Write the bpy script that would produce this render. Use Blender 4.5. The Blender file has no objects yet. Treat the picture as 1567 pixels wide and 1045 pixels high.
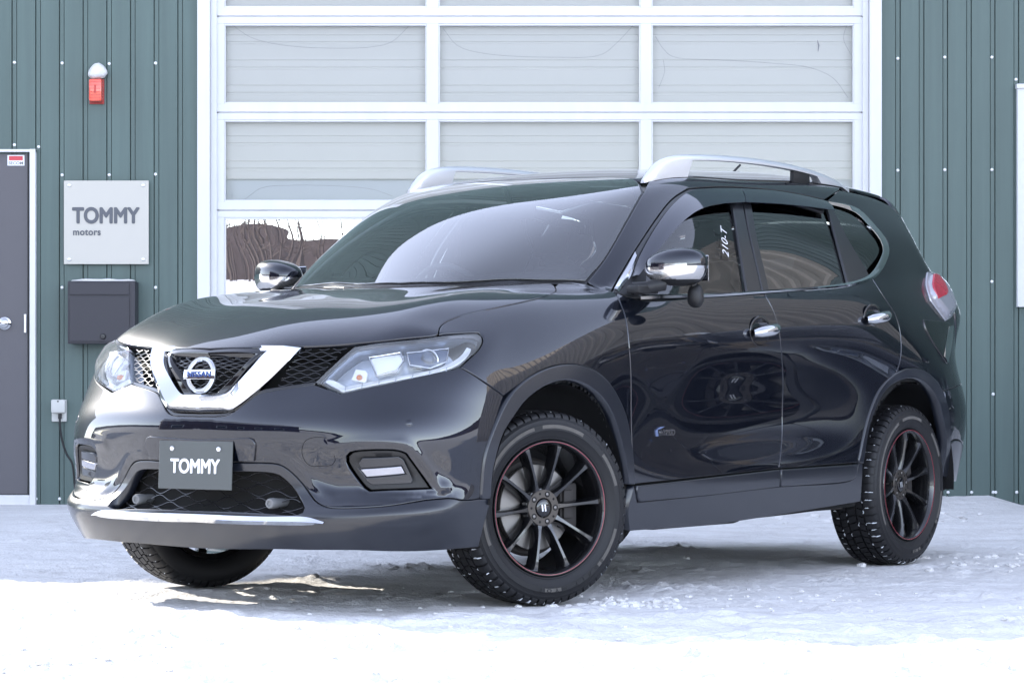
import bpy, bmesh, math, random
import numpy as np
from mathutils import Vector, Matrix, noise
from mathutils.bvhtree import BVHTree
from mathutils.geometry import delaunay_2d_cdt
sc=bpy.context.scene
R=math.radians
# ---------------------------------------------------------------- camera
FPX,CAMH,HOR=4452.9,.797,577.7           # focal length in photo pixels, eye height, horizon row
cam=bpy.data.cameras.new('camera'); camo=bpy.data.objects.new('camera',cam); sc.collection.objects.link(camo)
cam.sensor_width=36; cam.lens=FPX/1567*36; cam.shift_x=0; cam.shift_y=(HOR-522.5)/1567
cam.clip_start=.1; cam.clip_end=3000
camo.location=(0,0,CAMH); camo.rotation_euler=(R(90),0,0); sc.camera=camo
# ---------------------------------------------------------------- light
SUN_EL=27.5; SUN_AZ=-43.0                # azimuth from +Y (away from the camera), negative = left
w=bpy.data.worlds.new('World'); sc.world=w; w.use_nodes=True
nt=w.node_tree; bg=nt.nodes['Background']
sky=nt.nodes.new('ShaderNodeTexSky'); sky.sky_type='NISHITA'; sky.sun_disc=False
sky.sun_elevation=R(SUN_EL); sky.sun_rotation=R(SUN_AZ); sky.altitude=1200; sky.air_density=1.0; sky.dust_density=.15; sky.ozone_density=1.0
hs=nt.nodes.new('ShaderNodeHueSaturation'); hs.inputs['Saturation'].default_value=.55; hs.inputs['Hue'].default_value=.512; nt.links.new(sky.outputs[0],hs.inputs['Color']); nt.links.new(hs.outputs[0],bg.inputs[0]); bg.inputs[1].default_value=.15
sun=bpy.data.lights.new('sun','SUN'); sun.energy=2.0; sun.angle=R(.5); sun.color=(1,.93,.82)
so=bpy.data.objects.new('sun',sun); sc.collection.objects.link(so)
sd=Vector((math.sin(R(SUN_AZ))*math.cos(R(SUN_EL)),math.cos(R(SUN_AZ))*math.cos(R(SUN_EL)),math.sin(R(SUN_EL))))
so.rotation_euler=sd.to_track_quat('Z','Y').to_euler()
vs=sc.view_settings; vs.view_transform='Standard'; vs.look='None'; vs.gamma=1; vs.exposure=2.36
# ---------------------------------------------------------------- helpers
COL=sc.collection
def link(o): COL.objects.link(o); return o
def tag(o,label=None,cat=None,group=None,kind=None):
    if label: o['label']=label
    if cat: o['category']=cat
    if group: o['group']=group
    if kind: o['kind']=kind
    return o
def thing(name,label,cat,loc=(0,0,0),rz=0,group=None):
    o=bpy.data.objects.new(name,None); o.location=loc; o.rotation_euler=(0,0,rz); o.empty_display_size=.2
    link(o); return tag(o,label,cat,group)
def obj(name,V,F,mat,parent=None,smooth=False,normals=None,loc=None,label=None):
    me=bpy.data.meshes.new(name); me.from_pydata([tuple(map(float,v)) for v in V],[],[tuple(map(int,f)) for f in F])
    if smooth: me.polygons.foreach_set('use_smooth',[True]*len(me.polygons))
    if isinstance(mat,(list,tuple)):
        for m in mat: me.materials.append(m)
    else: me.materials.append(mat)
    me.update()
    if normals is not None:
        me.normals_split_custom_set_from_vertices([tuple(map(float,n)) for n in normals])
    o=bpy.data.objects.new(name,me); link(o)
    if parent: o.parent=parent
    if loc: o.location=loc
    if label: o['label']=label
    return o
class MB:
    """collects simple solids into one mesh"""
    def __init__(s): s.v=[];s.f=[]
    def add(s,V,F):
        n=len(s.v); s.v+= [tuple(v) for v in V]; s.f+=[tuple(i+n for i in f) for f in F]; return s
    def box(s,x0,x1,y0,y1,z0,z1,b=0):
        if b<=0:
            V=[(x,y,z) for x in (x0,x1) for y in (y0,y1) for z in (z0,z1)]
            return s.add(V,[(0,1,3,2),(4,6,7,5),(0,4,5,1),(2,3,7,6),(0,2,6,4),(1,5,7,3)])
        bm=bmesh.new(); bmesh.ops.create_cube(bm,size=1)
        for v in bm.verts: v.co=Vector((x0+(v.co.x+.5)*(x1-x0),y0+(v.co.y+.5)*(y1-y0),z0+(v.co.z+.5)*(z1-z0)))
        bmesh.ops.bevel(bm,geom=bm.edges[:],offset=b,segments=2,affect='EDGES',profile=.6)
        return s.bm(bm)
    def bm(s,bm,M=None):
        bm.verts.index_update()
        s.add([(M@v.co if M else v.co)[:] for v in bm.verts],[[v.index for v in f.verts] for f in bm.faces]); bm.free(); return s
    def tube(s,P,r,n=8,closed=False,caps=True):
        P=[Vector(p) for p in P]; m=len(P); base=len(s.v)
        rr=r if isinstance(r,(list,tuple)) else [r]*m
        up=None
        for i in range(m):
            a=P[(i-1)%m] if (closed or i>0) else P[i]; b=P[(i+1)%m] if (closed or i<m-1) else P[i]
            t=(b-a).normalized() if (b-a).length>1e-9 else Vector((0,0,1))
            if up is None:
                up=Vector((0,0,1)) if abs(t.z)<.9 else Vector((1,0,0))
            x=t.cross(up); x=x.normalized() if x.length>1e-6 else t.orthogonal().normalized(); y=x.cross(t).normalized(); up=y
            for k in range(n):
                an=2*math.pi*k/n; s.v.append(tuple(P[i]+(x*math.cos(an)+y*math.sin(an))*rr[i]))
        for i in range(m if closed else m-1):
            for k in range(n):
                a=base+i*n+k;b=base+i*n+(k+1)%n;c=base+((i+1)%m)*n+(k+1)%n;d=base+((i+1)%m)*n+k
                s.f.append((a,d,c,b))
        if not closed and caps:
            s.f.append(tuple(base+k for k in range(n))); s.f.append(tuple(base+(m-1)*n+k for k in reversed(range(n))))
        return s
    def lathe(s,prof,n=64,axis='y',c=(0,0,0),close=False):
        """prof: (radius, along axis)"""
        base=len(s.v);m=len(prof)
        for k in range(n):
            a=2*math.pi*k/n;ca,sa=math.cos(a),math.sin(a)
            for r,h in prof:
                if axis=='y': s.v.append((c[0]+r*ca,c[1]+h,c[2]+r*sa))
                elif axis=='x': s.v.append((c[0]+h,c[1]+r*ca,c[2]+r*sa))
                else: s.v.append((c[0]+r*ca,c[1]+r*sa,c[2]+h))
        for k in range(n):
            for j in range(m-1 if not close else m):
                a=base+k*m+j;b=base+k*m+(j+1)%m;c2=base+((k+1)%n)*m+(j+1)%m;d=base+((k+1)%n)*m+j
                s.f.append((a,b,c2,d) if axis!='y' else (a,d,c2,b))
        return s
    def prism(s,poly,y0,y1,axis='y'):
        """2D polygon extruded; axis y: poly=(x,z)"""
        n=len(poly);b=len(s.v)
        for h in (y0,y1):
            for a,c in poly:
                s.v.append((a,h,c) if axis=='y' else ((h,a,c) if axis=='x' else (a,c,h)))
        s.f.append(tuple(b+i for i in range(n))); s.f.append(tuple(b+n+i for i in reversed(range(n))))
        for i in range(n): s.f.append((b+i,b+n+i,b+n+(i+1)%n,b+(i+1)%n))
        return s
    def obj(s,name,mat,parent=None,smooth=False,**k):
        bm=None
        o=obj(name,s.v,s.f,mat,parent,smooth,**k)
        bm=bmesh.new(); bm.from_mesh(o.data); bmesh.ops.recalc_face_normals(bm,faces=bm.faces[:]); bm.to_mesh(o.data); bm.free()
        if smooth=='auto' or smooth:
            o.data.shade_auto_smooth() if hasattr(o.data,'shade_auto_smooth') else None
            o.data.set_sharp_from_angle(angle=R(38)) if hasattr(o.data,'set_sharp_from_angle') else None
        return o
# ---------------------------------------------------------------- materials
def nodes(m): return m.node_tree.nodes,m.node_tree.links
def mat(name,col,rough=.5,metal=0,coat=0,ior=1.5,bump=None,var=None,emit=None,spec=None,coatr=.03):
    m=bpy.data.materials.new(name); m.use_nodes=True; N,L=nodes(m); p=N['Principled BSDF']
    p.inputs['Base Color'].default_value=(*col,1); p.inputs['Roughness'].default_value=rough; p.inputs['Metallic'].default_value=metal
    p.inputs['IOR'].default_value=ior; p.inputs['Coat Weight'].default_value=coat; p.inputs['Coat Roughness'].default_value=coatr
    if spec is not None: p.inputs['Specular IOR Level'].default_value=spec
    tc=N.new('ShaderNodeTexCoord')
    if var:   # (scale, amount) colour mottling of the thing itself
        n=N.new('ShaderNodeTexNoise'); n.inputs['Scale'].default_value=var[0]; n.inputs['Detail'].default_value=6; L.new(tc.outputs['Object'],n.inputs[0])
        mx=N.new('ShaderNodeMix'); mx.data_type='RGBA'; L.new(n.outputs[0],mx.inputs[0])
        mx.inputs[6].default_value=(*[c*(1-var[1]) for c in col],1); mx.inputs[7].default_value=(*[min(1,c*(1+var[1])) for c in col],1)
        L.new(mx.outputs[2],p.inputs['Base Color'])
    if bump:  # (scale, strength, distance)
        n=N.new('ShaderNodeTexNoise'); n.inputs['Scale'].default_value=bump[0]; n.inputs['Detail'].default_value=5; L.new(tc.outputs['Object'],n.inputs[0])
        b=N.new('ShaderNodeBump'); b.inputs['Strength'].default_value=bump[1]; b.inputs['Distance'].default_value=bump[2]
        L.new(n.outputs[0],b.inputs['Height']); L.new(b.outputs[0],p.inputs['Normal'])
        if coat: L.new(b.outputs[0],p.inputs['Coat Normal'])
    if emit: p.inputs['Emission Color'].default_value=(*emit[:3],1); p.inputs['Emission Strength'].default_value=emit[3]
    return m
def glass(name,tint=(1,1,1),ior=1.5,gloss=(1,1,1),rough=0,boost=1.0,wave=None,fmin=0):
    m=bpy.data.materials.new(name); m.use_nodes=True; N,L=nodes(m); N.remove(N['Principled BSDF']); out=N['Material Output']
    t=N.new('ShaderNodeBsdfTransparent'); t.inputs[0].default_value=(*tint,1)
    g=N.new('ShaderNodeBsdfGlossy'); g.inputs[0].default_value=(*gloss,1); g.inputs['Roughness'].default_value=rough
    f=N.new('ShaderNodeFresnel'); f.inputs[0].default_value=ior
    mu=N.new('ShaderNodeMath'); mu.operation='MULTIPLY_ADD'; mu.use_clamp=True; mu.inputs[1].default_value=boost; mu.inputs[2].default_value=fmin; L.new(f.outputs[0],mu.inputs[0])
    mx=N.new('ShaderNodeMixShader'); L.new(mu.outputs[0],mx.inputs[0]); L.new(t.outputs[0],mx.inputs[1]); L.new(g.outputs[0],mx.inputs[2]); L.new(mx.outputs[0],out.inputs[0])
    if wave:
        tc=N.new('ShaderNodeTexCoord'); mp=N.new('ShaderNodeMapping'); mp.inputs['Scale'].default_value=wave[3] if len(wave)>3 else (1,1,1)
        n=N.new('ShaderNodeTexNoise'); n.inputs['Scale'].default_value=wave[0]; n.inputs['Detail'].default_value=1.5
        L.new(tc.outputs['Object'],mp.inputs[0]); L.new(mp.outputs[0],n.inputs[0])
        b=N.new('ShaderNodeBump'); b.inputs['Strength'].default_value=wave[1]; b.inputs['Distance'].default_value=wave[2]
        L.new(n.outputs[0],b.inputs['Height']); L.new(b.outputs[0],g.inputs['Normal']); 
    return m
M={}
M['paint']=mat('black_paint',(.0026,.0048,.0125),.36,.75,1,1.5,spec=.05,coatr=.004)
M['paint'].node_tree.nodes['Principled BSDF'].inputs['Coat IOR'].default_value=1.68
M['clad']=mat('satin_grey_trim',(.006,.008,.014),.34,0,.8,1.5,bump=(700,.08,.0004),spec=.4,coatr=.15)
M['black']=mat('matte_black_plastic',(.008,.008,.009),.5)
M['blackgloss']=mat('gloss_black_plastic',(.004,.004,.005),.08,coat=.6)
M['void']=mat('dark_cavity',(.003,.003,.003),.9)
M['chrome']=mat('chrome',(.66,.67,.69),.07,1)
M['silver']=mat('silver_rail',(.84,.85,.88),.28,.7)
M['clad'].node_tree.nodes['Principled BSDF'].inputs['Coat IOR'].default_value=1.5
M['rubber']=mat('tyre_rubber',(.0045,.0045,.006),.58,bump=(350,.15,.0006))
M['rim']=mat('gloss_black_rim',(.006,.006,.007),.25,0,1,coatr=.06)
M['red']=mat('red_stripe',(.36,.05,.07),.4)
M['disc']=mat('brake_disc_steel',(.26,.245,.23),.4,.8,bump=(300,.1,.0003))
M['iron']=mat('dark_suspension_iron',(.04,.036,.034),.7,.3)
M['frame']=mat('satin_black_pillar',(.012,.013,.016),.28,coat=.3,coatr=.15)
M['wglass']=glass('windscreen_glass',(.82,.92,.89),1.52,boost=2.2,fmin=.03)
M['sglass']=glass('side_window_glass',(.84,.93,.90),1.52,boost=1.3)
M['pglass']=glass('privacy_glass',(.035,.04,.042),1.6,boost=1.9)
M['smoke']=glass('smoked_visor_acrylic',(.03,.032,.045),1.55,boost=1.7)
M['lens']=glass('clear_lens',(.93,.95,.97),1.5,boost=1.3)
def haze(m,amt,col):
    N,L=nodes(m); out=N['Material Output']; s=out.inputs[0].links[0].from_socket; d=N.new('ShaderNodeBsdfDiffuse'); d.inputs[0].default_value=(*col,1); t=N.new('ShaderNodeBsdfTranslucent'); t.inputs[0].default_value=(*col,1)
    a=N.new('ShaderNodeMixShader'); a.inputs[0].default_value=.5; L.new(d.outputs[0],a.inputs[1]); L.new(t.outputs[0],a.inputs[2]); x=N.new('ShaderNodeMixShader'); x.inputs[0].default_value=amt; L.new(s,x.inputs[1]); L.new(a.outputs[0],x.inputs[2]); L.new(x.outputs[0],out.inputs[0])
haze(M['lens'],.09,(.93,.94,.92)); haze(M['wglass'],.02,(.9,.92,.95))
M['reflector']=mat('lamp_reflector',(.93,.94,.96),.2,.35)
M['redlens']=mat('red_lens',(.42,.015,.04),.08,0,1)
M['clearlens']=mat('pale_lens',(.36,.36,.40),.15,.4,1)
M['amber']=mat('amber_bulb',(.8,.22,.04),.2,coat=1)
M['plate']=mat('grey_plate',(.075,.083,.082),.45,bump=(60,.05,.001))
M['white']=mat('white_paint',(.80,.81,.84),.42)
M['blue']=mat('blue_letter',(.03,.07,.25),.3)
M['seat']=mat('dark_seat_cloth',(.05,.052,.06),.85,bump=(200,.2,.002))
M['dash']=mat('dark_dash_plastic',(.022,.022,.026),.6)
M['liner']=mat('light_roof_lining',(.45,.44,.42),.9)

# ================================================================ body master: a control cage, subdivided; every body panel is cut from it
# columns, each from row 0 (rocker bottom) to row 11 (car centre line) ; x,y,z
SIDE = {
 'c0':[(.60,.80,.215),(.65,.84,.345),(.605,.838,.415),(.605,.845,.58),(.575,.84,.70),(.51,.835,.82),(.43,.80,.925),(.475,.66,.995),(.50,.54,1.023),(.54,.36,1.022),(.555,.18,1.028),(.56,0,1.03)],
 'c1':[(.40,.845,.22),(.42,.87,.345),(.40,.885,.46),(.385,.895,.58),(.37,.895,.70),(.32,.88,.84),(.22,.80,1.00),(.26,.68,1.06),(.28,.56,1.083),(.29,.36,1.075),(.29,.18,1.08),(.29,0,1.082)],
 'c2':[(0,.86,.22),(0,.89,.36),(0,.91,.48),(0,.918,.60),(0,.918,.73),(0,.90,.90),(-.06,.80,1.062),(-.04,.69,1.105),(-.02,.57,1.122),(.01,.36,1.113),(.02,.18,1.115),(.03,0,1.116)],
 'c3':[(-.40,.86,.235),(-.40,.885,.40),(-.40,.893,.54),(-.40,.897,.70),(-.42,.902,.86),(-.42,.88,1.01),(-.455,.812,1.10),(-.475,.76,1.125),(-.45,.69,1.142),(-.35,.42,1.147),(-.26,.2,1.143),(-.23,0,1.14)],
 'c4':[(-.80,.865,.235),(-.80,.895,.40),(-.80,.885,.54),(-.80,.883,.70),(-.80,.897,.87),(-.79,.885,1.01),(-.74,.85,1.10),(-.76,.765,1.255),(-.70,.695,1.315),(-.62,.50,1.36),(-.57,.25,1.372),(-.555,0,1.376)],
 'c5':[(-1.2,.868,.235),(-1.2,.90,.41),(-1.2,.882,.54),(-1.2,.877,.70),(-1.2,.895,.88),(-1.2,.885,1.03),(-1.2,.852,1.115),(-1.17,.765,1.35),(-1.10,.66,1.50),(-1.06,.55,1.56),(-1.0,.28,1.572),(-.98,0,1.575)],
 'c6':[(-1.6,.868,.24),(-1.6,.90,.42),(-1.6,.883,.55),(-1.6,.877,.70),(-1.6,.897,.89),(-1.6,.887,1.05),(-1.6,.852,1.135),(-1.6,.775,1.34),(-1.6,.68,1.52),(-1.6,.57,1.605),(-1.6,.29,1.645),(-1.6,0,1.655)],
 'c7':[(-2.0,.868,.25),(-2.0,.897,.43),(-2.0,.89,.56),(-2.0,.888,.71),(-2.0,.903,.90),(-2.0,.89,1.07),(-2.0,.848,1.16),(-2.0,.77,1.36),(-2.0,.68,1.535),(-2.0,.57,1.62),(-2.0,.29,1.665),(-2.0,0,1.675)],
 'c8':[(-2.35,.868,.26),(-2.35,.895,.43),(-2.35,.905,.56),(-2.35,.905,.71),(-2.35,.908,.90),(-2.36,.89,1.08),(-2.37,.835,1.20),(-2.38,.765,1.375),(-2.38,.675,1.54),(-2.38,.57,1.632),(-2.38,.29,1.68),(-2.38,0,1.69)],
 'c9':[(-2.7,.86,.27),(-2.7,.89,.43),(-2.7,.912,.56),(-2.7,.915,.71),(-2.7,.908,.90),(-2.71,.87,1.08),(-2.72,.81,1.24),(-2.73,.745,1.41),(-2.73,.66,1.545),(-2.73,.56,1.625),(-2.74,.29,1.672),(-2.74,0,1.683)],
 'c10':[(-3.05,.84,.28),(-3.05,.87,.43),(-3.05,.895,.56),(-3.05,.90,.71),(-3.06,.88,.90),(-3.05,.835,1.08),(-3.02,.775,1.25),(-3.02,.715,1.42),(-3.05,.64,1.53),(-3.09,.55,1.60),(-3.13,.29,1.645),(-3.14,0,1.655)],
 'c11':[(-3.34,.78,.30),(-3.36,.80,.43),(-3.36,.825,.56),(-3.35,.83,.71),(-3.31,.80,.90),(-3.33,.80,1.09),(-3.24,.75,1.23),(-3.16,.70,1.34),(-3.14,.63,1.45),(-3.15,.54,1.50),(-3.18,.29,1.54),(-3.19,0,1.55)],
 'c12':[(-3.50,.64,.31),(-3.54,.66,.43),(-3.55,.69,.56),(-3.52,.695,.71),(-3.46,.69,.90),(-3.52,.71,1.07),(-3.43,.68,1.18),(-3.39,.60,1.20),(-3.41,.52,1.21),(-3.43,.40,1.22),(-3.45,.20,1.225),(-3.455,0,1.225)],
}
# fascia, from the corner inwards to the centre line: rows 0..5, row 6 = hood edge
FRONT = [
 [(.745,.67,.21),(.80,.70,.34),(.728,.715,.415),(.755,.71,.58),(.715,.70,.70),(.66,.69,.81),(.585,.675,.93)],
 [(.81,.51,.205),(.87,.53,.335),(.80,.54,.415),(.828,.54,.59),(.795,.53,.705),(.745,.525,.80),(.67,.52,.92)],
 [(.845,.33,.205),(.905,.34,.33),(.855,.345,.42),(.88,.345,.60),(.852,.345,.70),(.80,.345,.80),(.748,.34,.907)],
 [(.865,.165,.205),(.925,.17,.33),(.885,.17,.42),(.91,.17,.60),(.888,.17,.70),(.862,.17,.80),(.823,.17,.90)],
 [(.87,0,.205),(.93,0,.33),(.89,0,.42),(.915,0,.60),(.897,0,.70),(.877,0,.80),(.845,0,.897)],
]
REAR = [
 [(-3.61,.50,.31),(-3.65,.51,.43),(-3.65,.52,.56),(-3.60,.52,.71),(-3.56,.53,.90),(-3.60,.53,1.06)],
 [(-3.66,.36,.31),(-3.69,.37,.43),(-3.69,.37,.56),(-3.63,.37,.71),(-3.60,.38,.90),(-3.625,.38,1.06)],
 [(-3.68,.24,.31),(-3.71,.24,.43),(-3.71,.24,.56),(-3.65,.25,.71),(-3.61,.25,.90),(-3.63,.26,1.06)],
 [(-3.69,.12,.31),(-3.72,.12,.43),(-3.72,.12,.56),(-3.655,.12,.71),(-3.62,.12,.90),(-3.635,.13,1.06)],
 [(-3.69,0,.31),(-3.72,0,.43),(-3.72,0,.56),(-3.66,0,.71),(-3.625,0,.90),(-3.64,0,1.06)],
]
def cage():
    V=[];ix={}
    def add(k,p):
        ix[k]=len(V);V.append(p)
    cols=['c%d'%i for i in range(13)]
    # hood front column: row 6..11 shared with fascia row 6
    for c in cols:
        for r,p in enumerate(SIDE[c]): add((c,r),p)
    F=[]
    for i,col in enumerate(FRONT):
        for r,p in enumerate(col): add(('f%d'%i,r),p)
    for i,col in enumerate(REAR):
        for r,p in enumerate(col): add(('r%d'%i,r),p)
    faces=[];crease={}
    def q(a,b,c,d): faces.append((ix[a],ix[b],ix[c],ix[d]))
    for a,b in zip(cols,cols[1:]):
        for r in range(11): q((a,r),(a,r+1),(b,r+1),(b,r))
    fc=['c0']+['f%d'%i for i in range(5)]
    for a,b in zip(fc,fc[1:]):
        for r in range(6): q((b,r),(b,r+1),(a,r+1),(a,r))
    # hood front strip between c0 rows 6..11 and fascia row 6
    for i in range(5):
        a=fc[i];b=fc[i+1]
        ka=(a,6);kb=(b,6)
        q(kb,('c0',7+i),('c0',6+i),ka) if i>0 else q(kb,('c0',7),('c0',6),('c0',6)) 
    # fix the first: triangle -> handled below
    rc=['c12']+['r%d'%i for i in range(5)]
    for a,b in zip(rc,rc[1:]):
        for r in range(5): q((a,r),(a,r+1),(b,r+1),(b,r))
    for i in range(5):
        a=rc[i];b=rc[i+1]
        ka=(a,5);kb=(b,5)
        q(ka,('c12',6+i),('c12',7+i),kb)
    def cr(a,b,s): crease[tuple(sorted((ix[a],ix[b])))]=s
    for a,b in zip(cols[3:],cols[4:]):
        cr((a,6),(b,6),3 if a!='c11' else 2)
    for r in range(7,11): cr(('c3',r),('c3',r+1),4)
    return np.array(V,float),faces,crease,ix
def mirror(V,faces,crease):
    m={};W=list(map(tuple,V))
    for i,p in enumerate(V):
        if abs(p[1])<1e-9: m[i]=i
        else: m[i]=len(W);W.append((p[0],-p[1],p[2]))
    G=list(faces)+[tuple(m[i] for i in reversed(f)) for f in faces]
    K=dict(crease)
    for (a,b),s in crease.items(): K[tuple(sorted((m[a],m[b])))]=s
    return np.array(W),G,K
def catmull(V,faces,K):
    """one Catmull-Clark step; faces: list of tuples / array"""
    n=len(V)
    ed={};fe=[];ef=[]
    F=faces
    fp=np.array([V[list(f)].mean(0) for f in F]) if not isinstance(F,np.ndarray) else V[F].mean(1)
    if isinstance(F,np.ndarray):
        E=np.stack([F,np.roll(F,-1,1)],-1).reshape(-1,2); k=F.shape[1]
        fid=np.repeat(np.arange(len(F)),k)
    else:
        E=[];fid=[]
        for i,f in enumerate(F):
            for j in range(len(f)): E.append((f[j],f[(j+1)%len(f)]));fid.append(i)
        E=np.array(E);fid=np.array(fid)
    Es=np.sort(E,1); key=Es[:,0].astype(np.int64)*n+Es[:,1]
    uk,inv=np.unique(key,return_inverse=True)
    ue=np.stack([uk//n,uk%n],-1); m=len(ue)
    cnt=np.bincount(inv,minlength=m)
    fs=np.zeros((m,3)); np.add.at(fs,inv,fp[fid])
    sharp=np.array([K.get((int(a),int(b)),0) for a,b in ue],float) if len(K) else np.zeros(m)
    bd=cnt==1; sharp[bd]=99
    mid=V[ue].mean(1)
    smooth=(V[ue].sum(1)+fs)/4
    s=np.clip(sharp,0,1)[:,None]
    ep=np.where(bd[:,None],mid,smooth*(1-s)+mid*s)
    # vertices
    val=np.bincount(ue.ravel(),minlength=n).astype(float)
    Fv=np.zeros((n,3));nf=np.zeros(n)
    fl=E[:,0]
    np.add.at(Fv,fl,fp[fid]);np.add.at(nf,fl,1)
    Rv=np.zeros((n,3));np.add.at(Rv,ue[:,0],mid);np.add.at(Rv,ue[:,1],mid)
    vv=val[:,None]
    sm=(Fv/nf[:,None]+2*Rv/vv+(vv-3)*V)/vv
    ns=np.zeros(n);np.add.at(ns,ue[:,0],sharp>0);np.add.at(ns,ue[:,1],sharp>0)
    sa=np.zeros((n,3));sh=sharp>0
    np.add.at(sa,ue[sh,0],V[ue[sh,1]]);np.add.at(sa,ue[sh,1],V[ue[sh,0]])
    sw=np.zeros(n);np.add.at(sw,ue[sh,0],np.minimum(sharp[sh],1));np.add.at(sw,ue[sh,1],np.minimum(sharp[sh],1))
    w=np.where(ns>0,sw/np.maximum(ns,1),0)[:,None]
    crv=(6*V+sa)/8
    nv=np.where((ns==2)[:,None],sm*(1-w)+crv*w,np.where((ns>2)[:,None],sm*(1-w)+V*w,sm))
    NV=np.concatenate([nv,fp,ep])
    # faces
    nF=len(F);f0=n;e0=n+nF
    if isinstance(F,np.ndarray):
        k=F.shape[1]; ei=inv.reshape(-1,k)
        Q=np.stack([F,e0+ei,np.repeat((f0+np.arange(nF))[:,None],k,1),e0+np.roll(ei,1,1)],-1).reshape(-1,4)
    else:
        Q=[];p=0
        for i,f in enumerate(F):
            k=len(f)
            for j in range(k): Q.append((f[j],e0+inv[p+j],f0+i,e0+inv[p+(j-1)%k]))
            p+=k
        Q=np.array(Q)
    K2={}
    for e in np.nonzero((sharp>1)&(sharp<50))[0]:
        a,b=ue[e];
        for v in (a,b): K2[(int(v),int(e0+e))]=sharp[e]-1
    return NV,Q,K2
def subdiv(V,F,K,lv):
    for _ in range(lv): V,F,K=catmull(V,F,K)
    return V,F
def build(lv=4,fit=6):
    V,F,K,ix=cage()
    F=[tuple(dict.fromkeys(f)) for f in F]
    V,F,K=mirror(V,F,K)
    T=V.copy();
    for _ in range(fit):
        L,_f=subdiv(V,F,K,3)
        V=V+.9*(T-L[:len(T)])
    L,Q=subdiv(V,F,K,lv)
    return L,Q,ix

# ---------------------------------------------------------------- car placement: x forward, y left, z up
CX,CY,CTH=-.561,10.736,R(34.67)
CS,CC=math.sin(CTH),math.cos(CTH)
def w2c(p): 
    dx=p[0]-CX;dd=CY-p[1]
    return Vector((-dx*CS+dd*CC,dx*CC+dd*CS,p[2]))
EYE=w2c((0,0,CAMH))
def pray(px,py):
    """direction, in the car's own axes, in which the photographed point (px,py) lies"""
    q=w2c(((px-783.5)/FPX,1,CAMH+(HOR-py)/FPX)); return (q-EYE).normalized()
BV,BQ,_ix=build(4)
BV=np.array(BV)
tri=np.concatenate([BQ[:,[0,1,2]],BQ[:,[0,2,3]]])
fn=np.cross(BV[tri[:,1]]-BV[tri[:,0]],BV[tri[:,2]]-BV[tri[:,0]])
VN=np.zeros_like(BV)
for k in range(3): np.add.at(VN,tri[:,k],fn)
VN/=np.linalg.norm(VN,axis=1)[:,None]+1e-12
if (VN[:,1]*BV[:,1]).sum()<0: VN=-VN; tri=tri[:,::-1]; BQ=BQ[:,::-1]
BT=BVHTree.FromPolygons([Vector(v) for v in BV],[tuple(map(int,t)) for t in tri])
def smooth_n(p,fi):
    a,b,c=tri[fi]; A,B,C=BV[a],BV[b],BV[c]; p=np.array(p)
    v0=B-A;v1=C-A;v2=p-A; d00=v0@v0;d01=v0@v1;d11=v1@v1;d20=v2@v0;d21=v2@v1; den=d00*d11-d01*d01
    if abs(den)<1e-18: n=VN[a]
    else:
        v=(d11*d20-d01*d21)/den; w_=(d00*d21-d01*d20)/den; n=VN[a]*(1-v-w_)+VN[b]*v+VN[c]*w_
    return Vector(n).normalized()
def cast(o,d):
    """first hit of a ray on the body master: point, smooth normal; nearest approach if it misses"""
    h,n,i,_=BT.ray_cast(Vector(o),Vector(d))
    if h is None or n is None:
        best=None
        o=Vector(o);d=Vector(d).normalized(); L=o.length if o.length>1 else 4
        t=max(0,-o.dot(d))
        best=min((BT.find_nearest(o+d*(t+k*.05))[3],t+k*.05) for k in range(-80,81)); t=best[1]
        for _ in range(6):
            q,n,i,ds=BT.find_nearest(o+d*t); t=(q-o).dot(d)
        h=q
    return h,smooth_n(h,i)
def S(*p):
    """a point on the master. (px,py) photo; ('s',x,z) side; ('f',y,z) front; ('t',x,y) top; ('b',y,z) back"""
    if p[0]=='s': return cast((p[1],3,p[2]),(0,-1,0))[0]
    if p[0]=='f': return cast((4,p[1],p[2]),(-1,0,0))[0]
    if p[0]=='b': return cast((-7,p[1],p[2]),(1,0,0))[0]
    if p[0]=='t': return cast((p[1],p[2],4),(0,0,-1))[0]
    if p[0]=='p': return Vector(p[1:4])
    return cast(EYE,pray(p[0],p[1]))[0]
def crspline(P,n=8,closed=False):
    """Catmull-Rom through the points"""
    P=[Vector(p) for p in P]
    if len(P)<3: return [P[0].lerp(P[1],t/n) for t in range(n+1)] if len(P)==2 else P
    out=[];m=len(P)
    for i in range(m if closed else m-1):
        p0=P[(i-1)%m] if closed or i>0 else P[0]*2-P[1]
        p1=P[i];p2=P[(i+1)%m];p3=P[(i+2)%m] if closed or i<m-2 else P[m-1]*2-P[m-2]
        # centripetal
        t0=0;t1=t0+max((p1-p0).length,1e-6)**.5;t2=t1+max((p2-p1).length,1e-6)**.5;t3=t2+max((p3-p2).length,1e-6)**.5
        for k in range(n):
            t=t1+(t2-t1)*k/n
            A1=p0*((t1-t)/(t1-t0))+p1*((t-t0)/(t1-t0));A2=p1*((t2-t)/(t2-t1))+p2*((t-t1)/(t2-t1));A3=p2*((t3-t)/(t3-t2))+p3*((t-t2)/(t3-t2))
            B1=A1*((t2-t)/(t2-t0))+A2*((t-t0)/(t2-t0));B2=A2*((t3-t)/(t3-t1))+A3*((t-t1)/(t3-t1))
            out.append(B1*((t2-t)/(t2-t1))+B2*((t-t1)/(t2-t1)))
    if not closed: out.append(P[-1])
    return out
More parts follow.
